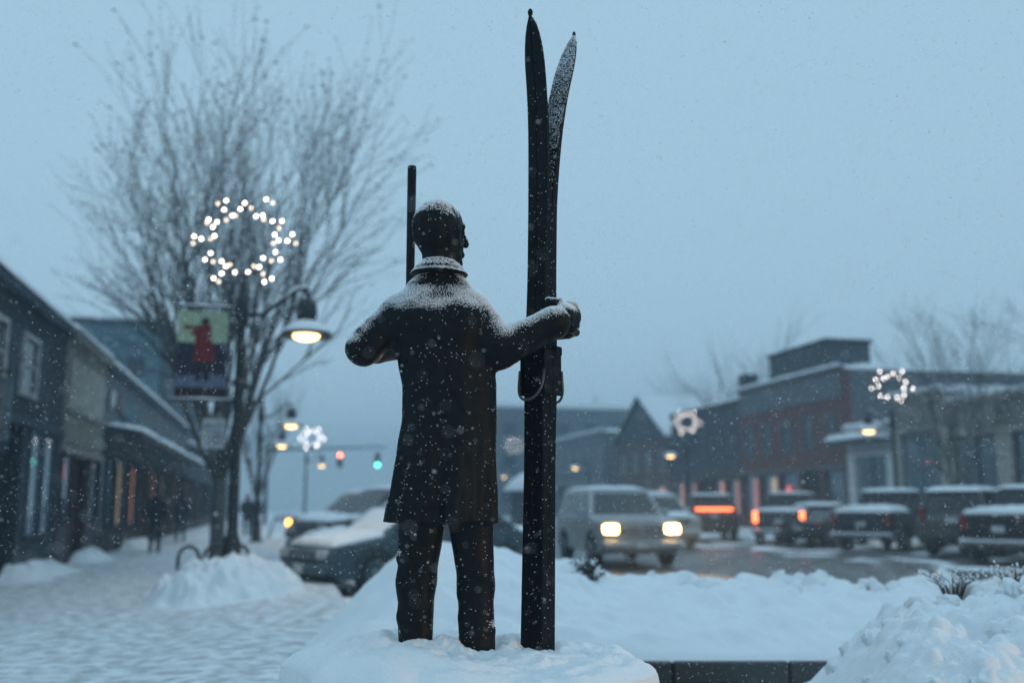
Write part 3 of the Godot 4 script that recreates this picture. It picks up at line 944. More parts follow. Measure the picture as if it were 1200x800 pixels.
# ------------------------------------------------------------------ buildings
# A shop along the street. Own axes: x out of the facade, z along it (0 .. length towards +z), y up from the pavement.
# o: h height, open height of the openings, bays, wall, upper, frame materials, lit {bay: material}, doors [bay], depth, cornice
func shop(at: Vector3, facing: float, length: float, o: Dictionary, label: String) -> Node3D:
	var b := thing("shop_building", label, "building", at, 0.0 if facing > 0.0 else PI, "shops along the street")
	var h: float = o.h
	var open: float = o.open
	var depth: float = o.get("depth", 9.0)
	var sgn := facing
	var zc := -length * 0.5 * sgn   # things are laid out from 0 to -length in world z
	var zat := func(f: float) -> float: return -f * sgn
	part("wall", box(Vector3(depth, h - 0.1, length - 0.02), 0.02), o.get("side", M[o.wall]), b, Vector3(-depth * 0.5 - 0.45, h * 0.5 - 0.05, zc))
	part("interior_wall", box(Vector3(0.03, open, length - 0.1), 0.005), M.interior, b, Vector3(-0.42, open * 0.5, zc))
	part("upper_wall", box(Vector3(0.45, h - open, length), 0.02), M[o.upper], b, Vector3(-0.225, open + (h - open) * 0.5, zc))
	part("cornice", box(Vector3(0.30, 0.20, length + 0.10), 0.03), M[o.get("trim", o.upper)], b, Vector3(0.02, h + 0.08, zc))
	part("fascia_band", box(Vector3(0.10, 0.16, length - 0.06), 0.02), M[o.get("trim", o.upper)], b, Vector3(0.045, open + 0.08, zc))
	var roof := part("roof", box(Vector3(depth + 0.4, 0.08, length - 0.04), 0.01), M.slate, b, Vector3(-depth * 0.5 - 0.22, h - 0.02, zc))
	part("snow_cap", snow_pad(depth * 0.5, length, 0.34, int(length * 10) + int(h * 7), 0.2), M.snow_soft, roof, Vector3(depth * 0.25 + 0.0, 0.02, 0))
	part("snow_cap", snow_pad(0.34, length + 0.08, 0.15, int(length * 13), 0.3), M.snow_soft, roof, Vector3(depth * 0.5 + 0.24, 0.19, 0))
	var bays: int = o.bays
	var bw := length / bays
	var pw: float = o.get("pilaster", 0.34)
	var rec: float = o.get("recess", 0.20)
	for i in bays + 1:
		var w: float = pw if i > 0 and i < bays else pw * 0.6
		var z: float = clampf(i * bw, w * 0.5, length - w * 0.5)
		part("pilaster", box(Vector3(0.46, open - 0.01, w), 0.02), M[o.get("pier", o.wall)], b, Vector3(-0.20 if rec > 0.1 else -0.225, open * 0.5, zat.call(z)))
	for i in bays:
		var z: float = (i + 0.5) * bw
		var w := bw - pw - 0.02
		var lit = o.get("lit", {}).get(i)
		var is_door: bool = i in o.get("doors", [])
		var low := 0.12 if is_door else float(o.get("sill", 0.55))
		if lit: part("lit_window", box(Vector3(0.03, (open - low) * 0.8, w * o.get("lit_share", 0.8)), 0.004), lit, b, Vector3(-0.05 - rec * 1.5, low + (open - low) * 0.5, zat.call(z)))
		if is_door:
			var d := part("door", box(Vector3(0.05, 2.15, 0.95), 0.01), M[o.frame], b, Vector3(-0.28, 1.10, zat.call(z)))
			part("door_glass", box(Vector3(0.02, 1.6, 0.62), 0.004), M.glass, d, Vector3(0.03, 0.12, 0))
			part("handle", tube([Vector3(0.06, -0.2, 0.36), Vector3(0.06, 0.15, 0.36)], [0.014, 0.014], 6), M.chrome, d)
			part("transom", box(Vector3(0.05, open - 2.25, w), 0.01), M[o.frame], b, Vector3(-0.27, 2.2 + (open - 2.2) * 0.5, zat.call(z)))
		else:
			part("bulkhead", box(Vector3(0.26, low, w), 0.02), M[o.get("base", o.wall)], b, Vector3(-0.17 if rec > 0.1 else -0.15, low * 0.5, zat.call(z)))
			part("pane", box(Vector3(0.012, open - low, w - 0.02), 0.002), M.pane, b, Vector3(-rec, low + (open - low) * 0.5, zat.call(z)))
			var st := begin()
			var fw := 0.07
			for e in [-1.0, 1.0]:
				add_box(st, Vector3(-rec + 0.04, low + (open - low) * 0.5, zat.call(z + e * (w * 0.5 - fw * 0.5))), Vector3(0.10, open - low, fw), 0.01)
			add_box(st, Vector3(-rec + 0.045, low + fw * 0.5, zat.call(z)), Vector3(0.13, fw, w - 2 * fw), 0.01)
			add_box(st, Vector3(-rec + 0.045, open - fw * 0.5, zat.call(z)), Vector3(0.09, fw, w - 2 * fw), 0.01)
			if w > 2.0: add_box(st, Vector3(-rec + 0.042, low + (open - low) * 0.5, zat.call(z)), Vector3(0.08, open - low - 2 * fw, 0.05), 0.01)
			part("window_frame", finish(st), M[o.frame], b)
	return b

func upper_window(b: Node3D, y: float, z: float, w: float, h: float, frame: Material, curtain: Material = null) -> void:
	var st := begin()
	for e in [-1.0, 1.0]:
		add_box(st, Vector3(0.03, y, z + e * w * 0.5), Vector3(0.10, h + 0.12, 0.09), 0.01)
		add_box(st, Vector3(0.035, y + e * h * 0.5, z), Vector3(0.11, 0.09, w - 0.09), 0.01)
	add_box(st, Vector3(0.025, y, z), Vector3(0.07, 0.05, w - 0.09), 0.01)
	var f := part("window", finish(st), frame, b)
	part("pane", box(Vector3(0.02, h, w - 0.02), 0.003), curtain if curtain else M.glass, f, Vector3(0.004, y, z))

func build_left_row() -> void:
	# 1: dark blue shop with the big display window
	var a := shop(Vector3(-4.62, 0.13, -11.2), 1.0, 11.9, {"h": 4.95, "open": 2.75, "bays": 4, "wall": "navy", "recess": 0.05, "upper": "navy", "trim": "navy_trim", "frame": "navy_trim", "base": "navy", "doors": [2], "sill": 0.7, "pilaster": 0.5}, "dark blue shop building with large display windows at the left edge")
	for z in [-2.2, -4.6, -6.3, -8.6]: upper_window(a, 3.85, z, 1.1, 1.05, M.pale)
	for z in [-4.0, -7.4, -9.6]: part("shutter", box(Vector3(0.05, 1.2, 0.5), 0.01), M.navy_trim, a, Vector3(0.03, 3.85, z))
	# its projecting sign
	var s := thing("hanging_sign", "pale teal hanging sign with a dark curled mark on the blue shop", "sign", Vector3(-4.5, 2.42, -15.55))
	part("board", box(Vector3(0.66, 0.92, 0.05), 0.02), M.teal, s, Vector3(0.36, 0.4, 0))
	part("border", box(Vector3(0.58, 0.82, 0.012), 0.004), M.grey, s, Vector3(0.36, 0.4, 0.028))
	var hook := []
	var rad := []
	for i in 19:
		var f := i / 18.0
		var ang := lerpf(-0.2, -PI * 1.05, smoothstep(0.35, 1.0, f))
		hook.append(Vector3(0.34 + 0.15 * cos(ang), 0.40 + (0.26 * (1.0 - f / 0.35) if f < 0.35 else 0.0) + 0.17 * sin(ang), 0.038))
		rad.append(0.035)
	part("curled_mark", tube(hook, rad, 6), M.charcoal, s)
	part("bracket", tube([Vector3(-0.1, 0.95, 0), Vector3(0.75, 0.95, 0)], [0.02, 0.02], 6), M.iron, s)
	# 2: beige panel over a maroon front
	var b := shop(Vector3(-4.60, 0.13, -23.12), 1.0, 4.95, {"h": 4.98, "open": 2.45, "bays": 3, "wall": "maroon", "recess": 0.05, "upper": "beige", "trim": "stone", "frame": "maroon", "base": "purple", "doors": [1], "sill": 0.95, "pilaster": 0.28}, "small shop with a beige panelled upper front over a dark maroon front")
	for i in 11: part("board", box(Vector3(0.03, 0.62, 0.40), 0.008), M.beige, b, Vector3(0.016, 3.00, -0.30 - i * 0.435))
	part("panel", box(Vector3(0.04, 1.15, 4.3), 0.015), M.cream, b, Vector3(0.02, 4.02, -2.48))
	part("panel_frame", box(Vector3(0.05, 0.09, 4.6), 0.015), M.stone, b, Vector3(0.045, 3.38, -2.48))
	part("neon_sign", box(Vector3(0.03, 0.30, 0.32), 0.01), M.lit_red, b, Vector3(-0.10, 2.05, -0.85))
	# 3: the canopy shop
	var c := shop(Vector3(-4.64, 0.13, -28.12), 1.0, 25.0, {"h": 4.95, "open": 2.75, "bays": 9, "wall": "charcoal", "recess": 0.05, "upper": "grey", "trim": "slate", "frame": "charcoal", "pier": "wood", "base": "charcoal", "doors": [3, 6], "lit": {1: M.lit_pale, 2: M.lit_warm, 4: M.lit_warm, 5: M.lit_pale, 7: M.lit_warm, 8: M.lit_warm}, "lit_share": 0.42}, "long dark shop building with a snow-edged canopy and warm lit windows")
	var can := part("canopy", box(Vector3(1.05, 0.16, 24.6), 0.02), M.slate, c, Vector3(0.50, 3.30, -12.4), Vector3(0, 0, -0.16))
	part("snow_cap", snow_pad(1.05, 24.4, 0.16, 5, 0.5), M.snow_soft, can, Vector3(0, 0.075, 0))
	for i in 6: part("canopy_strut", tube([Vector3(0.9, 3.20, -1.0 - i * 4.5), Vector3(0.02, 4.1, -1.0 - i * 4.5)], [0.02, 0.02], 6), M.iron, c)
	part("shop_sign", box(Vector3(0.06, 0.62, 3.4), 0.02), M.teal, c, Vector3(0.06, 4.15, -4.5))
	part("sign_light", box(Vector3(0.04, 0.42, 0.30), 0.01), M.tail_off, c, Vector3(0.11, 4.18, -2.2))
	part("sign_panel", box(Vector3(0.05, 0.5, 0.7), 0.01), M.white, c, Vector3(0.06, 4.2, -1.1))
	# 4: further down
	shop(Vector3(-4.60, 0.13, -53.2), 1.0, 18.0, {"h": 4.3, "open": 2.7, "bays": 6, "recess": 0.05, "wall": "brown", "upper": "slate", "frame": "charcoal", "doors": [2], "lit": {0: M.lit_warm, 1: M.lit_pale, 4: M.lit_warm}}, "low slate-fronted shop beyond the canopy, far along the left pavement")
	shop(Vector3(-4.62, 0.13, -71.3), 1.0, 26.0, {"h": 5.4, "open": 2.9, "bays": 8, "wall": "grey", "upper": "grey", "frame": "charcoal", "doors": [3]}, "farthest grey shop on the left, fading into the snowfall")
	# tall teal block standing behind the row
	var t := thing("office_block", "tall plain teal block rising behind the left row of shops", "building", Vector3(-9.9, 0, -66.0))
	part("wall", box(Vector3(6.4, 12.0, 8.0), 0.05), M.teal, t, Vector3(-0.6, 6.0, 0))
	part("stair_tower", box(Vector3(2.2, 11.4, 6.0), 0.05), M.grey, t, Vector3(3.68, 5.7, -0.6))
	part("parapet", box(Vector3(6.6, 0.4, 8.2), 0.04), M.slate, t, Vector3(-0.6, 12.2, 0))
	for i in 3:
		for j in 3:
			var w := part("window", box(Vector3(1.0, 1.2, 0.06), 0.01), M.navy, t, Vector3(-2.5 + i * 1.9, 3.6 + j * 3.0, 4.02))
			part("pane", box(Vector3(0.86, 1.06, 0.03), 0.005), M.glass, w, Vector3(0, 0, 0.03))
	part("snow_cap", snow_pad(6.4, 8.0, 0.3, 91), M.snow_soft, t, Vector3(-0.6, 12.41, 0))

func build_right_row() -> void:
	var X := 27.1
	var r1 := shop(Vector3(X, 0.15, -16.5), -1.0, 20.0, {"h": 5.45, "open": 4.1, "bays": 6, "wall": "stone", "upper": "stone", "trim": "cream", "frame": "charcoal", "pier": "cream", "base": "stone", "sill": 0.6, "pilaster": 0.85, "doors": [3]}, "long pale stone building with broad pilasters at the right edge")
	part("porch_panel", box(Vector3(0.05, 2.6, 1.5), 0.02), M.maroon, r1, Vector3(0.02, 1.9, 8.3))
	shop(Vector3(X, 0.15, -36.6), -1.0, 3.6, {"h": 6.05, "open": 4.5, "bays": 1, "wall": "stone", "upper": "stone", "trim": "cream", "frame": "teal", "pier": "cream", "base": "teal", "pilaster": 0.7}, "narrow stone shop with one tall blue window beside the lamp wreath")
	var r3 := shop(Vector3(X, 0.15, -40.3), -1.0, 3.8, {"h": 4.9, "open": 3.6, "bays": 1, "wall": "pale", "upper": "pale", "trim": "white", "frame": "slate", "pier": "white", "base": "slate", "pilaster": 1.0}, "small low white-fronted shop with a snowy canopy beside the brick building")
	var can := part("canopy", box(Vector3(1.3, 0.14, 3.6), 0.02), M.slate, r3, Vector3(0.68, 4.30, 1.9))
	part("snow_cap", snow_pad(1.3, 3.6, 0.28, 15), M.snow_soft, can, Vector3(0, 0.07, 0))
	var r4 := shop(Vector3(X, 0.15, -44.2), -1.0, 11.6, {"h": 8.05, "open": 3.1, "bays": 5, "wall": "brick", "upper": "brick", "side": M.grey, "trim": "grey", "frame": "charcoal", "pier": "brick", "doors": [1], "lit": {3: M.lit_pale, 4: M.lit_orange}, "lit_share": 0.35, "depth": 12.0}, "two-storey red brick building with a grey cornice and side wall")
	for i in 5: upper_window(r4, 5.0, 1.2 + i * 2.3, 1.0, 1.7, M.grey)
	part("frieze", box(Vector3(0.06, 1.2, 11.4), 0.02), M.grey, r4, Vector3(0.035, 7.25, 5.8))
	part("neon_sign", box(Vector3(0.04, 0.3, 0.3), 0.01), M.lit_red, r4, Vector3(-0.06, 2.2, 6.0))
	var roof_box := part("roof_sign_box", box(Vector3(2.6, 1.5, 6.2), 0.04), M.slate, r4, Vector3(-1.6, 8.95, 5.0))
	part("cap", box(Vector3(2.8, 0.18, 6.5), 0.03), M.charcoal, roof_box, Vector3(0, 0.84, 0))
	var r5 := shop(Vector3(X, 0.15, -55.9), -1.0, 10.8, {"h": 7.5, "open": 3.0, "bays": 5, "wall": "brown", "upper": "slate", "trim": "brown", "frame": "charcoal", "pier": "brown", "doors": [2], "lit": {0: M.lit_orange, 1: M.lit_warm, 3: M.lit_orange, 4: M.lit_warm}, "lit_share": 0.4}, "brown two-storey building with orange lit windows behind the tail-lit car")
	for i in 4: upper_window(r5, 5.1, 1.6 + i * 2.5, 0.9, 1.5, M.charcoal)
	part("chimney", box(Vector3(0.9, 2.2, 0.9), 0.03), M.charcoal, r5, Vector3(-1.4, 8.3, 1.3))
	# gabled house front
	var g := thing("gabled_house", "gabled house with a steep snow-covered roof on the right side of the street", "building", Vector3(X, 0.15, -73.0))
	part("wall", box(Vector3(9.0, 6.2, 11.5), 0.03), M.brown, g, Vector3(4.6, 3.1, 0))
	var st := begin()
	for e in [[-6.0, 6.1, 0.0, 9.7], [6.0, 6.1, 0.0, 9.7]]:
		quad_out(st, Vector3(-0.3, e[1], e[0]), Vector3(9.4, e[1], e[0]), Vector3(9.4, e[3], e[2]), Vector3(-0.3, e[3], e[2]), Vector3(4.5, 5.0, 0))
	tri_out(st, Vector3(-0.02, 6.15, -5.7), Vector3(-0.02, 6.15, 5.7), Vector3(-0.02, 9.6, 0), Vector3(4, 7, 0))
	tri_out(st, Vector3(9.1, 6.15, -5.7), Vector3(9.1, 6.15, 5.7), Vector3(9.1, 9.6, 0), Vector3(4, 7, 0))
	var rf := part("roof", finish(st), M.slate, g)
	for e in [-1.0, 1.0]: part("snow_cap", snow_pad(9.6, 6.8, 0.3, 17), M.snow_soft, rf, Vector3(4.5, 7.95, e * 2.98), Vector3(e * 0.54, 0, 0))
	for i in 4:
		for j in 2:
			var w := part("window", box(Vector3(0.08, 1.5, 1.0), 0.02), M.cream, g, Vector3(0.10, 1.9 + j * 2.6, -4.2 + i * 2.8))
			part("lit_window" if j == 0 and i != 2 else "pane", box(Vector3(0.04, 1.3, 0.8), 0.01), M.lit_orange if j == 0 and i != 2 else M.glass, w, Vector3(-0.04, 0, 0))
	var far := shop(Vector3(X, 0.15, -82.0), -1.0, 24.0, {"h": 7.6, "open": 3.2, "bays": 8, "wall": "grey", "upper": "grey", "trim": "pale", "frame": "charcoal", "doors": [4]}, "long grey block far along the right side of the street")
	for i in 8: upper_window(far, 5.3, 1.5 + i * 3.0, 1.1, 1.6, M.pale)
	# the flat-roofed building that closes the view
	var e := thing("flat_roofed_building", "wide flat-roofed building with a snowy roof at the far end of the street", "building", Vector3(30.0, 0, -122.0))
	part("wall", box(Vector3(26.0, 13.2, 9.0), 0.05), M.grey, e, Vector3(4.0, 6.6, 0))
	for i in 7:
		for j in 3:
			var w := part("window", box(Vector3(1.7, 1.7, 0.08), 0.02), M.slate, e, Vector3(-6.5 + i * 3.4, 2.6 + j * 4.0, 4.53))
			part("pane", box(Vector3(1.5, 1.5, 0.04), 0.01), M.glass, w, Vector3(0, 0, 0.04))
	part("snow_cap", snow_pad(26.4, 9.4, 0.7, 19), M.snow_soft, e, Vector3(4.0, 13.2, 0))
	var d := thing("domed_kiosk", "small kiosk with a rounded snowy roof far down the street", "kiosk", Vector3(16.5, 0, -66.0))
	part("wall", lathe([Vector2(1.3, 0), Vector2(1.3, 2.4), Vector2(1.6, 2.45)], 12, false), M.slate, d)
	part("snow_cap", lathe([Vector2(1.8, 2.4), Vector2(1.75, 2.6), Vector2(1.2, 3.2), Vector2(0.5, 3.6), Vector2(0, 3.7)], 16), M.snow_soft, d)

# ------------------------------------------------------------------ street lamps, wreaths, banner
# side +1: the lamp arm reaches towards +x
func street_lamp(at: Vector3, side: float, label: String, lit_energy: float, banner_arms := false) -> Node3D:
	var t := thing("street_lamp", label, "street lamp", at, 0.0, "ornamental street lamps")
	part("base", lathe([Vector2(0.24, 0), Vector2(0.24, 0.12), Vector2(0.17, 0.2), Vector2(0.14, 0.75), Vector2(0.10, 0.85), Vector2(0.085, 0.95)], 16), M.iron, t)
	part("post", lathe([Vector2(0.085, 0.9), Vector2(0.068, 4.2), Vector2(0.11, 4.22), Vector2(0.11, 4.62), Vector2(0.085, 4.72), Vector2(0.06, 5.0), Vector2(0.03, 5.06), Vector2(0, 5.08)], 16), M.iron, t)
	part("collar", lathe([Vector2(0.07, 3.2), Vector2(0.11, 3.22), Vector2(0.11, 3.32), Vector2(0.07, 3.34)], 14), M.iron, t)
	part("lamp_arm", tube([Vector3(0.05 * side, 4.38, 0), Vector3(0.35 * side, 4.42, 0), Vector3(0.62 * side, 4.66, 0), Vector3(0.88 * side, 4.86, 0), Vector3(1.02 * side, 4.88, 0), Vector3(1.04 * side, 4.86, 0), Vector3(1.04 * side, 4.66, 0)], [0.042, 0.04, 0.036, 0.034, 0.034, 0.034, 0.032], 8), M.iron, t)
	part("snow_cap", tube([Vector3(0.6 * side, 4.68, 0), Vector3(0.86 * side, 4.895, 0), Vector3(1.03 * side, 4.92, 0)], [0.02, 0.03, 0.02], 6), M.snow, t)
	var lamp := part("lamp_head", lathe([Vector2(0.15, 4.60), Vector2(0.15, 4.40), Vector2(0.13, 4.34), Vector2(0.20, 4.24), Vector2(0.34, 4.16), Vector2(0.42, 4.10), Vector2(0.42, 4.07), Vector2(0.40, 4.075), Vector2(0.22, 4.12)].map(func(q): return q), 22), M.iron, t, Vector3(1.04 * side, 0, 0))
	part("lamp_neck", lathe([Vector2(0.0, 4.36), Vector2(0.155, 4.36), Vector2(0.17, 4.40), Vector2(0.165, 4.60), Vector2(0.11, 4.70), Vector2(0, 4.72)], 18), M.iron, lamp)
	part("snow_cap", lathe([Vector2(0.17, 4.295), Vector2(0.36, 4.19), Vector2(0.415, 4.125), Vector2(0.415, 4.15), Vector2(0.34, 4.225), Vector2(0.18, 4.33)], 22), M.snow, lamp)
	part("lamp_lens", lathe([Vector2(0, 4.00), Vector2(0.12, 4.015), Vector2(0.20, 4.05), Vector2(0.22, 4.10), Vector2(0, 4.105)], 18), M.lens, lamp)
	if banner_arms:
		part("banner_arm", tube([Vector3(-0.06 * side, 4.50, 0), Vector3(-1.10 * side, 4.50, 0)], [0.024, 0.02], 8), M.iron, t)
		part("banner_arm", tube([Vector3(-0.06 * side, 2.98, 0), Vector3(-1.10 * side, 2.98, 0)], [0.024, 0.02], 8), M.iron, t)
		for y in [4.522, 3.002]:
			part("snow_cap", tube([Vector3(-0.1 * side, y, 0), Vector3(-0.6 * side, y + 0.012, 0), Vector3(-1.08 * side, y, 0)], [0.012, 0.022, 0.012], 6), M.snow, t)
	if lit_energy > 0.0:
		var l := SpotLight3D.new()
		l.name = "lamp_light"
		l.light_color = Color(1.0, 0.80, 0.52)
		l.light_energy = lit_energy
		l.light_size = 0.2
		l.spot_angle = 68.0
		l.spot_angle_attenuation = 0.6
		l.spot_range = 30.0
		l.shadow_enabled = true
		l.rotation.x = -PI / 2
		l.position = Vector3(1.04 * side, 3.97, 0)
		t.add_child(l)
	return t

# where the bulbs sit on a wreath of radius 1
const BULBS := [[-0.55, 0.73], [-0.39, 0.79], [-0.42, 0.61], [-0.37, 0.40], [-0.55, 0.36], [-0.71, 0.41], [-0.74, 0.35], [-0.62, 0.26], [-0.58, 0.09], [-0.65, 0.03], [-0.83, 0.03], [-0.97, 0.08], [-0.98, -0.06], [-0.64, -0.25], [-0.74, -0.38], [-0.58, -0.42], [-0.42, -0.41], [-0.34, -0.51], [-0.26, -0.48], [-0.41, -0.65], [-0.56, -0.74], [-0.46, -0.81], [-0.16, -0.63], [0.09, -0.62], [0.20, -0.51], [0.30, -0.52], [0.37, -0.35], [0.38, -0.66], [0.41, -0.81], [0.55, -0.75], [0.53, -0.40], [0.70, -0.38], [0.60, -0.23], [0.55, -0.06], [0.65, 0.00], [0.82, -0.01], [0.98, -0.06], [0.91, 0.12], [0.57, 0.11], [0.65, 0.24], [0.70, 0.38], [0.52, 0.38], [0.35, 0.41], [0.33, 0.49], [0.20, 0.48], [0.10, 0.64], [-0.03, 0.74], [-0.11, 0.62], [-0.20, 0.49], [-0.26, 0.49], [0.38, 0.81], [0.51, 0.74]]

func wreath(at: Vector3, r: float, detail: bool, label: String) -> void:
	var t := thing("wreath_light", label, "light wreath", at, TURN, "snowflake light wreaths on the lamp posts")
	var ring := []
	var rad := []
	for i in 33:
		var a := TAU * i / 32.0
		ring.append(Vector3(cos(a), sin(a), 0) * r * 0.66)
		rad.append(0.014)
	part("ring", tube(ring, rad, 6), M.iron, t)
	var bulb := lathe([Vector2(0, -0.024), Vector2(0.018, -0.012), Vector2(0.020, 0.004), Vector2(0.010, 0.022), Vector2(0, 0.028)], 8)
	rng.seed = 5
	for k in 8:
		var a := TAU * (k + 0.5) / 8
		var dir := Vector3(cos(a), sin(a), 0)
		part("spoke", tube([dir * r * 0.66, dir * r * 0.95], [0.009, 0.006], 5), M.iron, t)
	for i in BULBS.size():
		if not detail and i % 3 != 0: continue
		var p := Vector3(BULBS[i][0], BULBS[i][1], 0) * r
		part("bulb", bulb, (M.bulb if i % 3 else M.bulb_soft) if detail else M.bulb_far, t, p + Vector3(0, 0, 0.03), Vector3(0, 0, rng.randf() * TAU))
	part("bracket", tube([Vector3(0, -r * 0.66, 0), Vector3(0, -r * 0.66 - 0.12, 0)], [0.016, 0.016], 6), M.iron, t)

func banner_image() -> ImageTexture:
	var w := 160
	var h := 320
	var im := Image.create(w, h, false, Image.FORMAT_RGB8)
	var n := noise(0.05, FastNoiseLite.TYPE_SIMPLEX_SMOOTH, 71, 3)
	for y in h:
		for x in w:
			var k := n.get_noise_2d(x, y)
			var c := Color(0.60, 0.66, 0.55)
			if y > 118: c = Color(0.10, 0.13, 0.22).lerp(Color(0.2, 0.14, 0.2), clampf(0.5 + k, 0, 1))
			if y > 235 + 8 * sin(x * 0.05): c = Color(0.36, 0.40, 0.48)
			if y > 285: c = Color(0.16, 0.08, 0.11)
			# figure in a red coat, one arm raised
			var cx := 84.0 + 3.0 * sin(y * 0.05)
			var half := -1.0
			if y > 22 and y < 50: half = sqrt(maxf(0.0, 196.0 - (y - 36) * (y - 36)))
			elif y >= 50 and y < 190: half = lerpf(20, 36, (y - 50) / 140.0)
			if absf(x - cx) < half:
				c = Color(0.42, 0.09, 0.11) if y >= 46 else Color(0.16, 0.07, 0.06)
			if y >= 190 and y < 262 and (absf(x - cx + 13) < 9 or absf(x - cx - 13) < 9): c = Color(0.07, 0.07, 0.10)
			if absf((x - 66) * 0.75 + (y - 66) * 0.66) < 7 and x > 26 and x < 72 and y > 20 and y < 92: c = Color(0.40, 0.09, 0.11)
			if absf(y - 62) < 8 and x > 18 and x < 70: c = Color(0.40, 0.09, 0.11)
			im.set_pixel(x, y, (c * (1.0 + 0.2 * k)).clamp())
	return ImageTexture.create_from_image(im)

func build_lamps() -> void:
	var p0 := Vector3(-0.70, 0.13, -16.6)
	street_lamp(p0, 1.0, "black ornamental street lamp carrying the banner beside the left pavement", 1.5, true)
	wreath(p0 + Vector3(0.0, 5.62, 0.10), 0.86, true, "large white snowflake light wreath on the bannered lamp post at left")
	# banner
	var b := thing("street_banner", "street banner showing a figure in a red coat, hung on the lamp post", "banner", p0 + Vector3(-0.60, 2.98, 0.0))
	var st := begin()
	st.set_smooth_group(0)
	var nx := 8
	var ny := 14
	for s in [1.0, -1.0]:
		for j in ny:
			for i in nx:
				var c := []
				for q in [[0, 0], [1, 0], [1, 1], [0, 1]]:
					var u: float = float(i + q[0]) / nx
					var v: float = float(j + q[1]) / ny
					c.append([Vector3((u - 0.5) * 0.78, 0.05 + v * 1.40, 0.025 * sin(u * 5.0 + v * 2.0) + 0.004 * s), Vector2(u if s > 0 else 1.0 - u, 1.0 - v)])
				for k in ([0, 2, 1, 0, 3, 2] if s > 0 else [0, 1, 2, 0, 2, 3]):
					st.set_uv(c[k][1])
					st.add_vertex(c[k][0])
	var cloth := mat(Color.WHITE, 0.9)
	cloth.albedo_texture = banner_image()
	part("cloth", finish(st), cloth, b)
	for q in [[-0.34, 1.47], [0.34, 1.47], [-0.34, 0.02], [0.34, 0.02]]: part("tie", tube([Vector3(q[0], q[1] - 0.03, 0), Vector3(q[0], q[1] + 0.05, 0)], [0.012, 0.012], 5), M.iron, b)
	# parking plate below the banner
	var s := thing("parking_sign", "small white plate sign on the post below the banner", "sign", p0 + Vector3(-0.36, 2.45, 0.02))
	part("plate", box(Vector3(0.36, 0.48, 0.015), 0.006), M.pale, s)
	for i in 4: part("print_line", box(Vector3(0.24 - 0.03 * (i % 2), 0.025, 0.006), 0.002), M.teal, s, Vector3(0, 0.12 - i * 0.09, 0.010))
	part("clamp", tube([Vector3(0.15, 0.1, -0.01), Vector3(0.34, 0.1, -0.02)], [0.012, 0.012], 5), M.iron, s)
	# bicycle rack with its loops in the snow
	var rk := thing("bicycle_rack", "black curled metal bicycle rack sticking out of the snow by the lamp post", "bicycle rack", Vector3(-1.15, 0.16, -17.6), 0.35)
	for k in 3:
		var loop := []
		var rad := []
		for i in 17:
			var a := PI * i / 16.0
			loop.append(Vector3(-0.28 + k * 0.42 + 0.17 * cos(a), 0.42 + 0.20 * sin(a), 0))
			rad.append(0.03)
		part("loop", tube([loop[0] - Vector3(0, 0.45, 0)] + loop + [loop[-1] - Vector3(0, 0.45, 0)], [0.03] + rad + [0.03], 7), M.iron, rk)
	# the other lamps along the street
	street_lamp(Vector3(-0.72, 0.13, -36.0), 1.0, "street lamp second along the left pavement, half hidden by the bare tree", 1.5)
	street_lamp(Vector3(-1.0, 0.13, -48.5), 1.0, "street lamp third along the left pavement, seen through the tree", 1.5)
	street_lamp(Vector3(1.7, 0.02, -69.0), 1.0, "distant left street lamp just before the traffic signals", 1.5)
	wreath(Vector3(1.5, 4.7, -50.0), 0.62, false, "faint light wreath hanging behind the bare tree on the left")
	for q in [[-34.0, "street lamp with a light wreath in front of the narrow stone shop"], [-54.0, "street lamp with a light wreath in front of the brown building"], [-73.2, "street lamp in front of the gabled house"], [-98.0, "most distant street lamp on the right side"]]:
		street_lamp(Vector3(22.9, 0.15, q[0]), -1.0, q[1], 1.5)
	wreath(Vector3(22.9, 5.95, -33.9), 0.82, false, "bright light wreath in front of the pale stone buildings at right")
	wreath(Vector3(22.9, 6.2, -53.9), 0.80, false, "small light wreath against the brown buildings mid-right")
	wreath(Vector3(22.9, 7.4, -97.9), 0.95, false, "tiny distant light wreath beside the left edge of the skis")

func build_signals() -> void:
	var t := thing("traffic_signal", "traffic signal mast with two heads far down the street", "traffic signal", Vector3(-0.9, 0.13, -71.0))
	part("mast", tube([Vector3(0, 0, 0), Vector3(0, 5.6, 0)], [0.14, 0.10], 10), M.iron, t)
	part("mast_arm", tube([Vector3(0, 5.1, 0), Vector3(8.2, 5.4, 0)], [0.09, 0.05], 8), M.iron, t)
	for q in [[4.95, "r"], [7.57, "g"]]:
		var hd := part("signal_head", box(Vector3(0.36, 1.05, 0.22), 0.03), M.black_plastic, t, Vector3(q[0], 4.45, 0.05))
		for k in 3:
			var on: bool = (q[1] == "r" and k == 0) or (q[1] == "g" and k == 2)
			part("signal_light" if on else "signal_lens", lathe([Vector2(0, 0.0), Vector2(0.13, 0.0), Vector2(0.13, 0.03), Vector2(0, 0.05)], 12), (M.sig_red if q[1] == "r" else M.sig_green) if on else M.sig_off, hd, Vector3(0, 0.33 - k * 0.33, 0.11), Vector3(PI / 2, 0, 0))

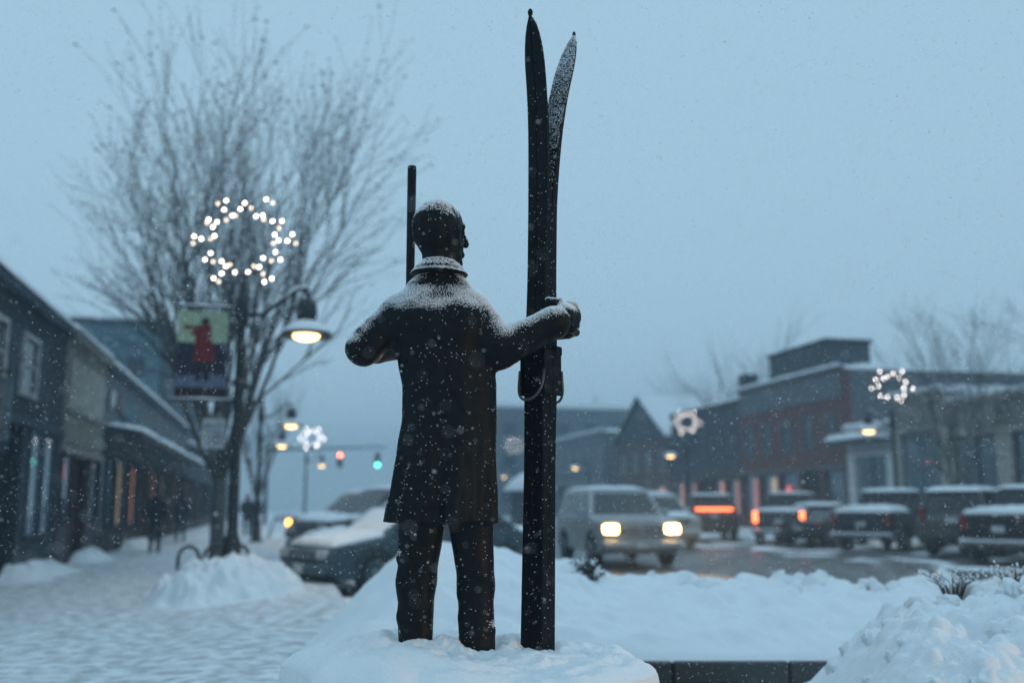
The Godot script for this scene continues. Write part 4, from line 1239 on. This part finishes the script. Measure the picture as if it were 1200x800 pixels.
# ------------------------------------------------------------------ vehicles. own axes: front towards -z, wheels on y = 0
func side_shape(profile: Array, half: float, round_by: float, lean_y := 99.0, lean := 0.0) -> ArrayMesh:
	# extruded side outline (z, y) with softened flanks; above lean_y the flanks lean in
	var c := Vector2.ZERO
	for p in profile: c += p
	c /= profile.size()
	var rings := []
	for q in [[-1.0, 0.94], [-0.93, 1.0], [0.93, 1.0], [1.0, 0.94]]:
		var ring := []
		for p in profile:
			var s: Vector2 = c + (p - c) * Vector2(1.0 - (1.0 - q[1]) * round_by * 0.6, 1.0 - (1.0 - q[1]) * round_by)
			var w := half - maxf(0.0, s.y - lean_y) * lean
			ring.append(Vector3(w * q[0], s.y, s.x))
		rings.append(ring)
	var st := begin()
	var mid := Vector3(0, c.y, c.x)
	var n := profile.size()
	for i in 3:
		for j in n:
			var k := (j + 1) % n
			# orientation from the outline's own direction
			quad(st, rings[i][j], rings[i + 1][j], rings[i + 1][k], rings[i][k])
	var poly := PackedVector2Array(profile)
	var t := Geometry2D.triangulate_polygon(poly)
	for i in range(0, t.size(), 3):
		for e in [0, 3]:
			tri_out(st, rings[e][t[i]], rings[e][t[i + 1]], rings[e][t[i + 2]], mid if true else mid)
	return finish(st)

func wheel(parent: Node3D, at: Vector3, r: float, w: float) -> void:
	var k := "wheel %s %s" % [r, w]
	if not mesh_store.has(k):
		mesh_store[k] = lathe([Vector2(r * 0.62, -w * 0.5), Vector2(r * 0.92, -w * 0.5), Vector2(r, -w * 0.36), Vector2(r, w * 0.36), Vector2(r * 0.92, w * 0.5), Vector2(r * 0.62, w * 0.5)], 22)
		mesh_store[k + "rim"] = lathe([Vector2(0, -w * 0.40), Vector2(r * 0.2, -w * 0.44), Vector2(r * 0.25, -w * 0.36), Vector2(r * 0.55, -w * 0.38), Vector2(r * 0.63, -w * 0.48), Vector2(r * 0.63, w * 0.48), Vector2(r * 0.55, w * 0.38), Vector2(r * 0.25, w * 0.36), Vector2(r * 0.2, w * 0.44), Vector2(0, w * 0.40)], 16)
	var o := Node3D.new()
	o.name = "wheel"
	parent.add_child(o, true)
	o.position = at
	o.rotation.z = PI / 2
	part("tyre", mesh_store[k], M.tyre, o)
	part("rim", mesh_store[k + "rim"], M.rim, o)

func pane_quad(a: Vector3, b: Vector3, c: Vector3, d: Vector3, out: Vector3) -> ArrayMesh:
	var st := begin()
	var o := out.normalized() * 0.012
	var mid := (a + b + c + d) * 0.25
	quad_out(st, a + o, b + o, c + o, d + o, mid)
	for q in [[a, b], [b, c], [c, d], [d, a]]: quad_out(st, q[0] + o, q[1] + o, q[1] - o, q[0] - o, mid)
	return finish(st)

# kind: "sedan", "suv", "pickup"
func vehicle(kind: String, paint: Material, at: Vector3, turn: float, label: String, lights := "", snow := 1.0) -> Node3D:
	var called: String = {"sedan": "parked_car", "suv": "sport_utility_vehicle", "pickup": "pickup_truck"}[kind]
	var t := thing(called, label, {"sedan": "car", "suv": "SUV", "pickup": "pickup truck"}[kind], at, turn, "vehicles along the street")
	var L := 4.6
	var half := 0.90
	var low: Array
	var cab: Array
	var wr := 0.33
	var belt := 0.95
	var top := 1.45
	var axles := [-1.42, 1.32]
	if kind == "sedan":
		low = [[-2.28, 0.42], [-2.32, 0.62], [-2.20, 0.76], [-1.20, 0.93], [1.35, 0.97], [2.15, 0.95], [2.28, 0.85], [2.30, 0.45], [2.1, 0.24], [-2.1, 0.22]]
		cab = [[-1.25, 0.92], [-0.45, 1.40], [-0.1, 1.45], [0.8, 1.44], [1.05, 1.40], [1.75, 0.95]]
	elif kind == "suv":
		L = 5.0
		half = 0.98
		wr = 0.38
		belt = 1.15
		top = 1.86
		axles = [-1.55, 1.45]
		low = [[-2.45, 0.5], [-2.50, 0.75], [-2.44, 1.05], [-1.25, 1.16], [2.42, 1.18], [2.50, 1.0], [2.50, 0.5], [2.3, 0.34], [-2.3, 0.32]]
		cab = [[-1.30, 1.14], [-0.62, 1.78], [-0.35, 1.85], [2.05, 1.86], [2.25, 1.80], [2.44, 1.16]]
	else:
		L = 5.6
		half = 1.0
		wr = 0.40
		belt = 1.20
		top = 1.90
		axles = [-1.85, 1.70]
		low = [[-2.75, 0.55], [-2.80, 0.8], [-2.74, 1.10], [-1.55, 1.20], [0.72, 1.22], [0.74, 1.24], [2.74, 1.24], [2.80, 1.2], [2.80, 0.62], [2.6, 0.44], [-2.6, 0.40]]
		cab = [[-1.55, 1.18], [-0.85, 1.80], [-0.6, 1.88], [0.45, 1.89], [0.62, 1.84], [0.74, 1.20]]
	var to2 := func(p): return Vector2(p[0], p[1])
	part("body", side_shape(low.map(to2), half, 1.0, belt - 0.2, 0.12), paint, t)
	part("cabin", side_shape(cab.map(to2), half - 0.05, 0.5, belt, 0.26), paint, t)
	# glass
	var wat := func(y: float) -> float: return half - 0.05 - maxf(0.0, y - belt) * 0.26
	var f0: Array = cab[0]
	var f1: Array = cab[1]
	var r0: Array = cab[-1]
	var r1: Array = cab[-2]
	var at_line := func(p: Array, q: Array, f: float) -> Array: return [lerpf(p[0], q[0], f), lerpf(p[1], q[1], f)]
	for e in [[f0, f1, "windscreen", Vector3(0, 0.6, -0.8)], [r0, r1, "rear_window", Vector3(0, 0.3, 0.9)]]:
		var a: Array = at_line.call(e[0], e[1], 0.12)
		var b: Array = at_line.call(e[0], e[1], 0.93)
		var wa: float = wat.call(a[1]) - 0.08
		var wb: float = wat.call(b[1]) - 0.09
		part(e[2], pane_quad(Vector3(-wa, a[1], a[0]), Vector3(wa, a[1], a[0]), Vector3(wb, b[1], b[0]), Vector3(-wb, b[1], b[0]), e[3]), M.glass, t)
	var y0 := belt + 0.06
	var y1 := top - 0.12
	var zf0 := lerpf(f0[0], f1[0], 0.28) + 0.12
	var zf1: float = f1[0] + 0.08
	var zr0: float = r0[0] - 0.16
	var zr1: float = r1[0] - 0.06
	var n := 3 if kind == "suv" else 2
	for s in [-1.0, 1.0]:
		for i in n:
			var a0 := lerpf(zf0, zr0, float(i) / n) + 0.035
			var a1 := lerpf(zf0, zr0, float(i + 1) / n) - 0.035
			var b0 := lerpf(zf1, zr1, float(i) / n) + 0.035
			var b1 := lerpf(zf1, zr1, float(i + 1) / n) - 0.035
			if i > 0: b0 = maxf(b0, a0)
			if i < n - 1: b1 = minf(b1, a1)
			part("side_window", pane_quad(Vector3(s * wat.call(y0), y0, a0), Vector3(s * wat.call(y0), y0, a1), Vector3(s * wat.call(y1), y1, b1), Vector3(s * wat.call(y1), y1, b0), Vector3(s, 0.26, 0)), M.glass, t)
			part("door_handle", box(Vector3(0.03, 0.035, 0.16), 0.008), M.black_plastic, t, Vector3(s * (half + 0.005), belt - 0.12, a1 - 0.15))
		part("mirror", box(Vector3(0.20, 0.16, 0.12), 0.04), paint, t, Vector3(s * (half + 0.08), belt + 0.12, zf0 + 0.05))
		for z in axles:
			wheel(t, Vector3(s * (half - 0.10), wr, z), wr, 0.24)
			var arch := []
			for i in 9:
				var an := PI * i / 8.0
				arch.append(Vector3(s * (half - 0.012), wr + (wr + 0.07) * sin(an), z + (wr + 0.07) * cos(an)))
			part("wheel_arch", tube(arch, [0.04, 0.04, 0.04, 0.04, 0.04, 0.04, 0.04, 0.04, 0.04], 6), M.black_plastic, t)
	# front
	var fz: float = low[1][0]
	var fy: float = low[1][1]
	var head: Material = M.head_on if "head" in lights else (M.amber_on if "amber" in lights else M.head_off)
	for s in [-1.0, 1.0]:
		part("headlight", box(Vector3(0.34, 0.20 if kind != "sedan" else 0.14, 0.10), 0.03), head, t, Vector3(s * (half - 0.24), fy + (0.14 if kind != "sedan" else 0.02), fz + 0.03))
	part("grille", box(Vector3(half * 2 - 0.86, 0.26 if kind != "sedan" else 0.14, 0.08), 0.02), M.black_plastic, t, Vector3(0, fy + (0.12 if kind != "sedan" else 0.0), fz + 0.015))
	for i in 3: part("grille_bar", box(Vector3(half * 2 - 0.9, 0.025, 0.03), 0.008), M.chrome, t, Vector3(0, fy + 0.02 + (i - (0 if kind != "sedan" else 1)) * (0.09 if kind != "sedan" else 0.045), fz - 0.03))
	part("bumper", box(Vector3(half * 2 - 0.04, 0.22, 0.22), 0.06), M.chrome if kind == "pickup" else paint, t, Vector3(0, fy - 0.22, fz + 0.05))
	part("number_plate", box(Vector3(0.30, 0.15, 0.02), 0.005), M.white, t, Vector3(0, fy - 0.22, fz - 0.07))
	# rear
	var rz: float = 2.29 if kind == "sedan" else (2.50 if kind == "suv" else 2.80)
	var ry := 0.78 if kind == "sedan" else (1.18 if kind == "suv" else 1.02)
	for s in [-1.0, 1.0]:
		part("tail_light", box(Vector3(0.26 if kind == "sedan" else 0.17, 0.16 if kind == "sedan" else 0.40, 0.07), 0.02), M.tail_on if "tail" in lights else M.tail_off, t, Vector3(s * (half - 0.18), ry, rz))
	if "bar" in lights: part("tail_light_bar", box(Vector3(half * 2 - 0.5, 0.10, 0.05), 0.02), M.tail_on, t, Vector3(0, ry + 0.10, rz + 0.03))
	part("bumper", box(Vector3(half * 2 - 0.04, 0.20, 0.20), 0.05), M.chrome if kind == "pickup" else M.black_plastic, t, Vector3(0, 0.52, rz - 0.04))
	part("number_plate", box(Vector3(0.30, 0.15, 0.02), 0.005), M.white, t, Vector3(0, ry - 0.16, rz + 0.03))
	if kind == "pickup":
		part("tailgate", box(Vector3(1.5, 0.46, 0.06), 0.02), paint, t, Vector3(0, 0.98, rz + 0.005))
		part("bed_snow", snow_pad(1.75, 2.0, 0.20 * snow, 23), M.snow_soft, t, Vector3(0, 1.235, 1.74))
	# snow lying on it
	if snow > 0.0:
		var zc: float = (cab[2][0] + cab[-2][0]) * 0.5
		part("snow_cap", snow_pad(half * 1.45, cab[-2][0] - cab[2][0] + 0.35, 0.11 * snow, 31), M.snow_soft, t, Vector3(0, top - 0.02, zc))
		if snow > 0.8:
			var hood := Vector3(0, (low[2][1] + low[3][1]) * 0.5 + 0.005, (low[2][0] + low[3][0]) * 0.5 + 0.03)
			part("snow_cap", snow_pad(half * 1.75, low[3][0] - low[2][0] + 0.05, 0.09 * snow, 33), M.snow_soft, t, hood, Vector3(-atan2(low[3][1] - low[2][1], low[3][0] - low[2][0]), 0, 0))
		if snow > 1.1:
			var a: float = atan2(f1[1] - f0[1], f1[0] - f0[0])
			part("snow_cap", snow_pad(half * 1.45, 0.80, 0.06, 35), M.snow_soft, t, Vector3(0, (f0[1] + f1[1]) * 0.5 + 0.015, (f0[0] + f1[0]) * 0.5), Vector3(-a, 0, 0))
			if kind == "sedan": part("snow_cap", snow_pad(half * 1.6, 0.6, 0.10, 37), M.snow_soft, t, Vector3(0, 0.95, 2.0))
	if "head" in lights:
		for s in [-1.0, 1.0]:
			var l := SpotLight3D.new()
			l.name = "headlight_beam"
			l.light_color = Color(1.0, 0.78, 0.48)
			l.light_energy = 45.0 if at.z < 0.0 else 15.0
			l.light_size = 0.1
			l.spot_angle = 24.0
			l.spot_angle_attenuation = 1.0
			l.spot_range = 60.0
			l.shadow_enabled = true
			l.position = Vector3(s * (half - 0.24), fy + 0.14, fz - 0.06)
			l.rotation.x = -0.06
			t.add_child(l)
	return t

func heading(hx: float, hz: float) -> float:
	return atan2(-hx, -hz)

func build_vehicles() -> void:
	# left kerb, nosed in towards the pavement
	var h := heading(-0.90, 0.43)
	vehicle("sedan", M.teal_car, Vector3(2.50, 0.02, -18.35), h, "dark teal sedan with snow on bonnet and windscreen, nearest at the left kerb", "", 1.35)
	vehicle("sedan", M.grey_car, Vector3(2.75, 0.02, -21.9), h, "snow-covered grey sedan second along the left kerb", "", 1.4)
	vehicle("suv", M.black_car, Vector3(2.9, 0.02, -25.6), h, "dark SUV third along the left kerb with a snowy roof", "", 1.0)
	vehicle("sedan", M.dark_blue, Vector3(2.9, 0.02, -29.2), h, "dark blue sedan fourth along the left kerb", "", 1.2)
	vehicle("suv", M.bronze_car, Vector3(2.9, 0.02, -33.2), h, "brown SUV fifth along the left kerb with amber lights on", "amber", 1.0)
	vehicle("sedan", M.dark_blue, Vector3(3.0, 0.02, -37.2), h, "farthest parked sedan along the left kerb", "", 1.2)
	# moving traffic
	vehicle("suv", M.silver, Vector3(8.35, 0.02, -24.6), heading(-0.06, 1.0), "silver SUV driving towards the viewer with both headlights lit", "head", 0.8)
	vehicle("suv", M.white_car, Vector3(13.2, 0.02, -34.6), heading(-0.05, 1.0), "white SUV with a snowy roof following behind the silver one", "", 0.9)
	vehicle("suv", M.bronze_car, Vector3(17.6, 0.02, -39.6), heading(0.30, -0.95), "dark SUV with a lit red tail light bar on the street", "bar", 0.7)
	# waiting at the edge of the plaza behind the viewer; its low warm headlights reach the statue and the mound
	vehicle("suv", M.grey_car, Vector3(11.6, 0.02, 7.3), heading(-10.4, -11.2), "grey SUV waiting with its headlights on, just outside the picture at right", "head", 0.8)
	# right kerb
	var r := heading(0.80, -0.60)
	vehicle("pickup", M.grey_car, Vector3(19.05, 0.02, -35.0), heading(0.62, -0.78), "grey pickup truck with lit red tail lights at the right kerb", "tail", 0.6)
	vehicle("sedan", M.dark_blue, Vector3(19.6, 0.02, -33.6), r, "dark blue sedan with a snowy roof between the two pickup trucks", "", 1.0)
	vehicle("pickup", M.dark_blue, Vector3(19.6, 0.02, -29.4), r, "dark blue pickup truck with snow in its bed, centre of the right row", "", 1.0)
	vehicle("suv", M.grey_car, Vector3(20.3, 0.02, -26.2), r, "grey SUV with a snowy bonnet between the dark blue and black pickups", "", 1.2)
	vehicle("pickup", M.black_car, Vector3(19.4, 0.02, -22.6), heading(0.86, -0.5), "black pickup truck nearest at the right edge of the picture", "", 0.9)

# ------------------------------------------------------------------ trees and shrubs
func grow(st: SurfaceTool, tips: Array, from: Vector3, dir: Vector3, length: float, r: float, level: int, spread: float, rg: RandomNumberGenerator, up: float, kids: Vector2i) -> void:
	var pts := [from]
	var rad := [r]
	var n := 5 if level > 1 else 3
	var d := dir.normalized()
	for i in n:
		d = (d + Vector3(rg.randf_range(-1, 1), rg.randf_range(-1, 1), rg.randf_range(-1, 1)) * 0.085 + Vector3(0, up, 0)).normalized()
		pts.append(pts[-1] + d * length / n)
		rad.append(maxf(lerpf(r, r * 0.45, float(i + 1) / n), 0.0045))
	add_tube(st, pts, rad, 6 if level > 1 else (4 if level == 1 else 3))
	if level == 0:
		tips.append(pts[-1])
		tips.append(pts[2])
		return
	var count := rg.randi_range(kids.x, kids.y)
	for k in count:
		var f := rg.randf_range(0.25, 1.0) if k > 0 else 1.0
		var i: int = mini(int(f * n), n - 1)
		var p: Vector3 = pts[i].lerp(pts[i + 1], f * n - i) if f < 1.0 else pts[-1]
		var side := d.cross(Vector3(rg.randf_range(-1, 1), rg.randf_range(-1, 1), rg.randf_range(-1, 1))).normalized()
		grow(st, tips, p, d + side * spread * rg.randf_range(0.6, 1.2), length * rg.randf_range(0.45, 0.72), lerpf(r, r * 0.45, f) * 0.72, level - 1, spread, rg, up, kids)

func bare_tree(at: Vector3, height: float, sd: int, label: String, stems: int, levels: int, leaves: int, lean := 0.55, group := "bare street trees") -> void:
	var t := thing("bare_tree", label, "tree", at, 0.0, group)
	var rg := RandomNumberGenerator.new()
	rg.seed = sd
	var fork := height * 0.17
	var r0 := height * 0.0155
	part("trunk", tube([Vector3(0, -0.1, 0), Vector3(0.02, 0.25, 0), Vector3(0.0, fork * 0.6, 0.02), Vector3(0.0, fork + 0.15, 0)], [r0 * 1.5, r0 * 1.1, r0, r0 * 0.9], 12), M.bark, t)
	var st := begin(true)
	var tips := []
	for k in stems:
		var a := TAU * (k + rg.randf_range(-0.25, 0.25)) / stems
		var out := lean * rg.randf_range(0.35, 1.15)
		grow(st, tips, Vector3(0, fork - 0.1 + 0.25 * rg.randf(), 0), Vector3(cos(a) * out, 1.0, sin(a) * out), height * rg.randf_range(0.42, 0.54), r0 * 0.40, levels, 0.50, rg, 0.03, Vector2i(4, 6))
	part("crown", finish(st), M.bark, t)
	if leaves > 0:
		var places := []
		for k in leaves:
			var p: Vector3 = tips[rg.randi() % tips.size()]
			var s := rg.randf_range(0.016, 0.04)
			places.append(Transform3D(Basis.from_euler(Vector3(rg.randf() * TAU, rg.randf() * TAU, 0)).scaled(Vector3(s, s * 0.5, s)), p + Vector3(rg.randf_range(-0.05, 0.05), rg.randf_range(-0.06, 0.02), rg.randf_range(-0.05, 0.05))))
		scatter("dry_leaves", blob(1.0, 4, 0.35, 4, 6), M.leaf, places, t)
		var caps := []
		for k in leaves * 6:
			var p: Vector3 = tips[rg.randi() % tips.size()]
			var s := rg.randf_range(0.012, 0.03)
			caps.append(Transform3D(Basis().scaled(Vector3(s, s * 0.7, s)), p + Vector3(rg.randf_range(-0.05, 0.05), 0.0, rg.randf_range(-0.05, 0.05))))
		scatter("twig_snow", blob(1.0, 5, 0.2, 4, 6), M.flake, caps, t)
	print("tree tips ", tips.size())

func conifer(at: Vector3, h: float, sd: int, label: String) -> void:
	var t := thing("conifer", label, "tree", at, 0.0, "conifers on the hill")
	var rg := RandomNumberGenerator.new()
	rg.seed = sd
	part("trunk", tube([Vector3(0, -0.3, 0), Vector3(0, h * 0.95, 0)], [h * 0.02, 0.03], 6), M.bark, t)
	var st := begin()
	var n := int(h * 2.2)
	for i in n:
		var f := float(i) / n
		var y := h * (0.10 + 0.88 * f)
		var r := h * 0.19 * pow(1.0 - f, 0.85) + 0.1
		var k := 9
		for j in k:
			var a := TAU * j / k + i * 0.7 + rg.randf_range(-0.2, 0.2)
			var rr := r * rg.randf_range(0.7, 1.15)
			var p := Vector3(0, y + 0.25, 0)
			var d := Vector3(cos(a), -0.42, sin(a)) * rr
			var w := Vector3(-sin(a), 0, cos(a)) * rr * 0.22
			tri(st, p, p + d * 0.75 + w, p + d)
			tri(st, p, p + d, p + d * 0.75 - w)
	part("crown", finish(st), M.needle, t)

func build_plants() -> void:
	bare_tree(Vector3(-1.35, 0.13, -24.0), 10.4, 12, "tall bare spreading tree with a few dry leaves behind the bannered lamp", 13, 3, 900, 0.42)
	bare_tree(Vector3(24.3, 0.15, -32.2), 7.6, 22, "bare vase-shaped tree in front of the pale stone building at right", 8, 3, 200, 0.42)
	bare_tree(Vector3(24.6, 0.15, -24.2), 8.2, 23, "bare tree at the far right edge above the black pickup", 8, 3, 200, 0.48)
	bare_tree(Vector3(31.0, 0.0, -60.0), 13.0, 24, "tall faint bare tree above the brown building roof", 8, 2, 0, 0.35)
	bare_tree(Vector3(33.0, 0.0, -72.0), 12.5, 25, "faint bare tree above the gabled house", 8, 2, 0, 0.4)
	bare_tree(Vector3(-1.2, 0.13, -58.0), 9.0, 26, "distant bare tree on the left pavement beyond the canopy shop", 8, 2, 0, 0.45)
	rng.seed = 31
	var words := ["leftmost", "second", "third", "fourth", "fifth", "sixth", "seventh", "eighth", "ninth", "rightmost"]
	for i in 10:
		conifer(Vector3(30.0 + i * 5.2 + rng.randf_range(-2, 2), 8.0 + rng.randf_range(0, 1.0), -158.0 + rng.randf_range(-4, 4)), rng.randf_range(9, 13), 40 + i, "%s of the ten faint conifers on the hillside beyond the street" % words[i])
	# low shrub poking out of the snow behind the skis
	var sh := thing("dwarf_shrub", "small dark leafy shrub poking out of the snow right of the skis", "shrub", Vector3(2.72, 0.77, -8.75))
	var st := begin(true)
	var leaves := []
	for k in 46:
		var a := rng.randf() * TAU
		var e := rng.randf_range(0.25, 1.3)
		var d := Vector3(cos(a) * cos(e), sin(e), sin(a) * cos(e))
		var l := rng.randf_range(0.12, 0.25)
		var p := d * l + Vector3(0, 0.0, 0)
		add_tube(st, [Vector3(0, -0.1, 0), d * l * 0.5 + Vector3(0, 0.02, 0), p], [0.006, 0.004, 0.002], 4)
		for q in 7:
			var s := rng.randf_range(0.012, 0.022)
			leaves.append(Transform3D(Basis.from_euler(Vector3(rng.randf() * TAU, rng.randf() * TAU, 0)).scaled(Vector3(s, s * 0.35, s * 0.7)), d * l * rng.randf_range(0.45, 1.05) + Vector3(rng.randf_range(-0.02, 0.02), rng.randf_range(-0.02, 0.02), rng.randf_range(-0.02, 0.02))))
	part("stems", finish(st), M.twig, sh)
	scatter("leaves", blob(1.0, 6, 0.2, 4, 6), M.shrub_leaf, leaves, sh)
	var cap := []
	for k in 60: cap.append(Transform3D(Basis().scaled(Vector3.ONE * rng.randf_range(0.008, 0.016)), Vector3(rng.randf_range(-0.15, 0.15), rng.randf_range(0.05, 0.22), rng.randf_range(-0.12, 0.12))))
	scatter("leaf_snow", blob(1.0, 7, 0.2, 4, 6), M.flake, cap, sh)
	# twiggy bushes at the top of the heap
	for q in [[Vector3(4.05, 0.88, -5.50), 0.30, 60, "dry twiggy bush sticking out of the chunky snow heap at right", 0.8], [Vector3(5.48, 0.62, -8.69), 0.20, 6, "thin dead flower stalk rising from the snow left of the twiggy bush", 0.2], [Vector3(4.42, 0.94, -5.45), 0.24, 40, "small dry tuft at the right end of the snow heap", 0.7]]:
		var b := thing("dry_bush", q[3], "bush", q[0], 0.0, "dry plants in the snow heap")
		var s2 := begin(true)
		var hats := []
		for k in q[2]:
			var a := rng.randf() * TAU
			var d := Vector3(cos(a) * q[4], 1.0, sin(a) * q[4]).normalized()
			var l: float = q[1] * rng.randf_range(0.5, 1.0)
			var bend := Vector3(rng.randf_range(-1, 1), -0.5, rng.randf_range(-1, 1)) * l * 0.25
			add_tube(s2, [Vector3(0, -0.12, 0), d * l * 0.5, d * l + bend], [0.004, 0.003, 0.0015], 4)
			for m in 3: hats.append(Transform3D(Basis().scaled(Vector3.ONE * rng.randf_range(0.004, 0.008)), (d * l * 0.5).lerp(d * l + bend, rng.randf()) + Vector3(0, 0.004, 0)))
		part("stems", finish(s2), M.twig, b)
		scatter("stem_snow", blob(1.0, 8, 0.2, 4, 6), M.flake, hats, b)

# ------------------------------------------------------------------ people on the pavement (hands in their pockets)
func person(at: Vector3, turn: float, coat: Material, hat: Material, label: String, stride: float, h := 1.0) -> void:
	var t := thing("person", label, "person", at, turn, "people walking on the left pavement")
	sdf_begin(Vector3(-0.36, -0.02, -0.42), Vector3(0.36, 1.82, 0.42), 0.02)
	for s in [-1.0, 1.0]:
		var f: float = stride * s
		cone(Vector3(s * 0.09, 0.88, 0), Vector3(s * 0.10, 0.48, -0.5 * f - 0.02), 0.095, 0.068, 0.03)
		cone(Vector3(s * 0.10, 0.48, -0.5 * f - 0.02), Vector3(s * 0.10, 0.09, -0.55 * f + 0.09 * absf(f)), 0.066, 0.052, 0.02)
		cone(Vector3(s * 0.10, 0.05, -0.55 * f + 0.06 + 0.09 * absf(f)), Vector3(s * 0.11, 0.04, -0.55 * f - 0.13 + 0.09 * absf(f)), 0.05, 0.042, 0.02)
		cone(Vector3(s * 0.19, 1.40, 0), Vector3(s * 0.27, 1.12, 0.07), 0.072, 0.062, 0.05)
		cone(Vector3(s * 0.27, 1.12, 0.07), Vector3(s * 0.19, 0.95, -0.08), 0.060, 0.050, 0.02)
	stack([[0.72, 0, 0, 0.19, 0.145], [0.95, 0, 0, 0.185, 0.14], [1.15, 0, 0, 0.18, 0.13], [1.35, 0, 0, 0.205, 0.135], [1.46, 0, 0, 0.16, 0.11], [1.53, 0, 0, 0.08, 0.075]], 0.03)
	cone(Vector3(0, 1.46, 0), Vector3(0, 1.56, -0.015), 0.07, 0.06, 0.03)
	egg(Vector3(0, 1.635, -0.02), Vector3(0.078, 0.115, 0.098), Basis(), 0.02)
	cone(Vector3(0, 1.61, -0.10), Vector3(0, 1.635, -0.115), 0.018, 0.014, 0.02)
	var v := PackedVector3Array()
	var idx := PackedInt32Array()
	nets(v, idx)
	part("body", surface(v, idx), coat, t)
	part("hat", lathe([Vector2(0.093, 1.655), Vector2(0.104, 1.66), Vector2(0.104, 1.70), Vector2(0.092, 1.735), Vector2(0.06, 1.765), Vector2(0.0, 1.775)], 14), hat, t, Vector3(0, 0, -0.015))
	part("scarf", lathe([Vector2(0.088, 1.46), Vector2(0.10, 1.49), Vector2(0.088, 1.53)], 14), hat, t, Vector3(0, 0, -0.01))
	t.scale = Vector3.ONE * h

func build_people() -> void:
	person(Vector3(-3.35, 0.15, -29.9), 0.1, M.coat_black, M.hat_dark, "person in a black coat standing outside the canopy shop", 0.12, 1.02)
	person(Vector3(-3.45, 0.15, -38.5), 0.0, M.coat_navy, M.hat_dark, "person in a dark navy coat walking away under the canopy", 0.4)
	person(Vector3(-1.28, 0.15, -44.0), PI, M.coat_dark, M.hat_red, "person in a dark coat with a red hat and scarf walking behind the lamp post", 0.35)
	person(Vector3(-0.95, 0.15, -45.0), PI, M.coat_grey, M.hat_red, "person in a grey coat and red hat walking beside the dark-coated one", 0.3)

# ------------------------------------------------------------------ falling snow
func build_snowfall() -> void:
	rng.seed = 99
	var places := []
	var right := Vector3(cos(TURN), 0, -sin(TURN))
	var fwd := Vector3(sin(-TURN), 0, -cos(TURN))
	var near := 70000
	for i in near + 16000:
		var d := pow(rng.randf(), 0.45) * 8.2 + 0.9 if i < near else rng.randf_range(8.0, 30.0)
		var wide := d * 0.75 + 0.5
		var p := Vector3(0, 1.45, 0) + fwd * d + right * rng.randf_range(-wide, wide) + Vector3.UP * rng.randf_range(-minf(d * 0.32, 1.4), d * 0.62)
		var s := rng.randf_range(0.0010, 0.0026) if i < near else rng.randf_range(0.002, 0.004)
		if rng.randf() < 0.04: s *= 1.6
		places.append(Transform3D(Basis.from_euler(Vector3(rng.randf() * TAU, rng.randf() * TAU, 0)).scaled(Vector3(s, s * 0.75, s)), p))
	var o := scatter("falling_snow", blob(1.0, 2, 0.3, 4, 6), M.snowfall, places, self)
	tag(o, "snowflakes drifting down through the whole street", "snow", "", "stuff")

# ------------------------------------------------------------------
func _ready() -> void:
	# camera: 35 mm-like view tilted up a little, wide open, focused on the statue
	var cam := Camera3D.new()
	cam.name = "camera"
	add_child(cam)
	cam.position = Vector3(0, 1.45, 0)
	cam.rotation = Vector3(0.1631, TURN, 0)
	var lens := CameraAttributesPhysical.new()
	lens.frustum_focal_length = 51.06
	lens.frustum_focus_distance = 4.28
	lens.frustum_near = 0.05
	lens.frustum_far = 900.0
	lens.exposure_aperture = 1.55
	cam.attributes = lens
	cam.fov = 37.85
	cam.far = 900.0
	cam.current = true
	# dusk under an even, snow-laden sky
	var env := Environment.new()
	var sky := Sky.new()
	var sm := ProceduralSkyMaterial.new()
	sm.sky_top_color = Color(0.585, 0.712, 0.79)
	sm.sky_horizon_color = Color(0.61, 0.74, 0.815)
	sm.sky_curve = 0.15
	sm.ground_bottom_color = Color(0.50, 0.64, 0.72)
	sm.ground_horizon_color = Color(0.61, 0.74, 0.815)
	sm.sun_angle_max = 1.0
	sky.sky_material = sm
	env.background_mode = Environment.BG_SKY
	env.sky = sky
	env.tonemap_mode = Environment.TONE_MAPPER_LINEAR
	env.tonemap_exposure = 1.32
	env.fog_enabled = true
	env.fog_density = 0.0038
	env.fog_light_color = Color(0.82, 0.93, 1.0)
	env.sdfgi_enabled = true
	env.ssao_enabled = true
	env.ssil_enabled = true
	var we := WorldEnvironment.new()
	we.name = "environment"
	we.environment = env
	add_child(we)
	var sun := DirectionalLight3D.new()
	sun.name = "overcast_sun"
	sun.light_color = Color(0.66, 0.80, 0.90)
	sun.light_energy = 0.15
	sun.light_angular_distance = 60.0
	sun.sky_mode = DirectionalLight3D.SKY_MODE_LIGHT_ONLY
	sun.shadow_enabled = true
	sun.rotation = Vector3(deg_to_rad(-68.0), deg_to_rad(150.0), 0)
	add_child(sun)
	var t0 := Time.get_ticks_msec()
	make_materials()
	build_ground()
	build_left_row()
	build_right_row()
	print("setting ", Time.get_ticks_msec() - t0)
	build_plinth()
	build_snow_banks()
	print("snow ", Time.get_ticks_msec() - t0)
	build_statue(Vector3(0.716, 0.766, -4.197))
	print("statue ", Time.get_ticks_msec() - t0)
	build_lamps()
	build_signals()
	build_vehicles()
	print("vehicles ", Time.get_ticks_msec() - t0)
	build_plants()
	build_people()
	print("plants ", Time.get_ticks_msec() - t0)
	build_snowfall()
	print("done ", Time.get_ticks_msec() - t0)
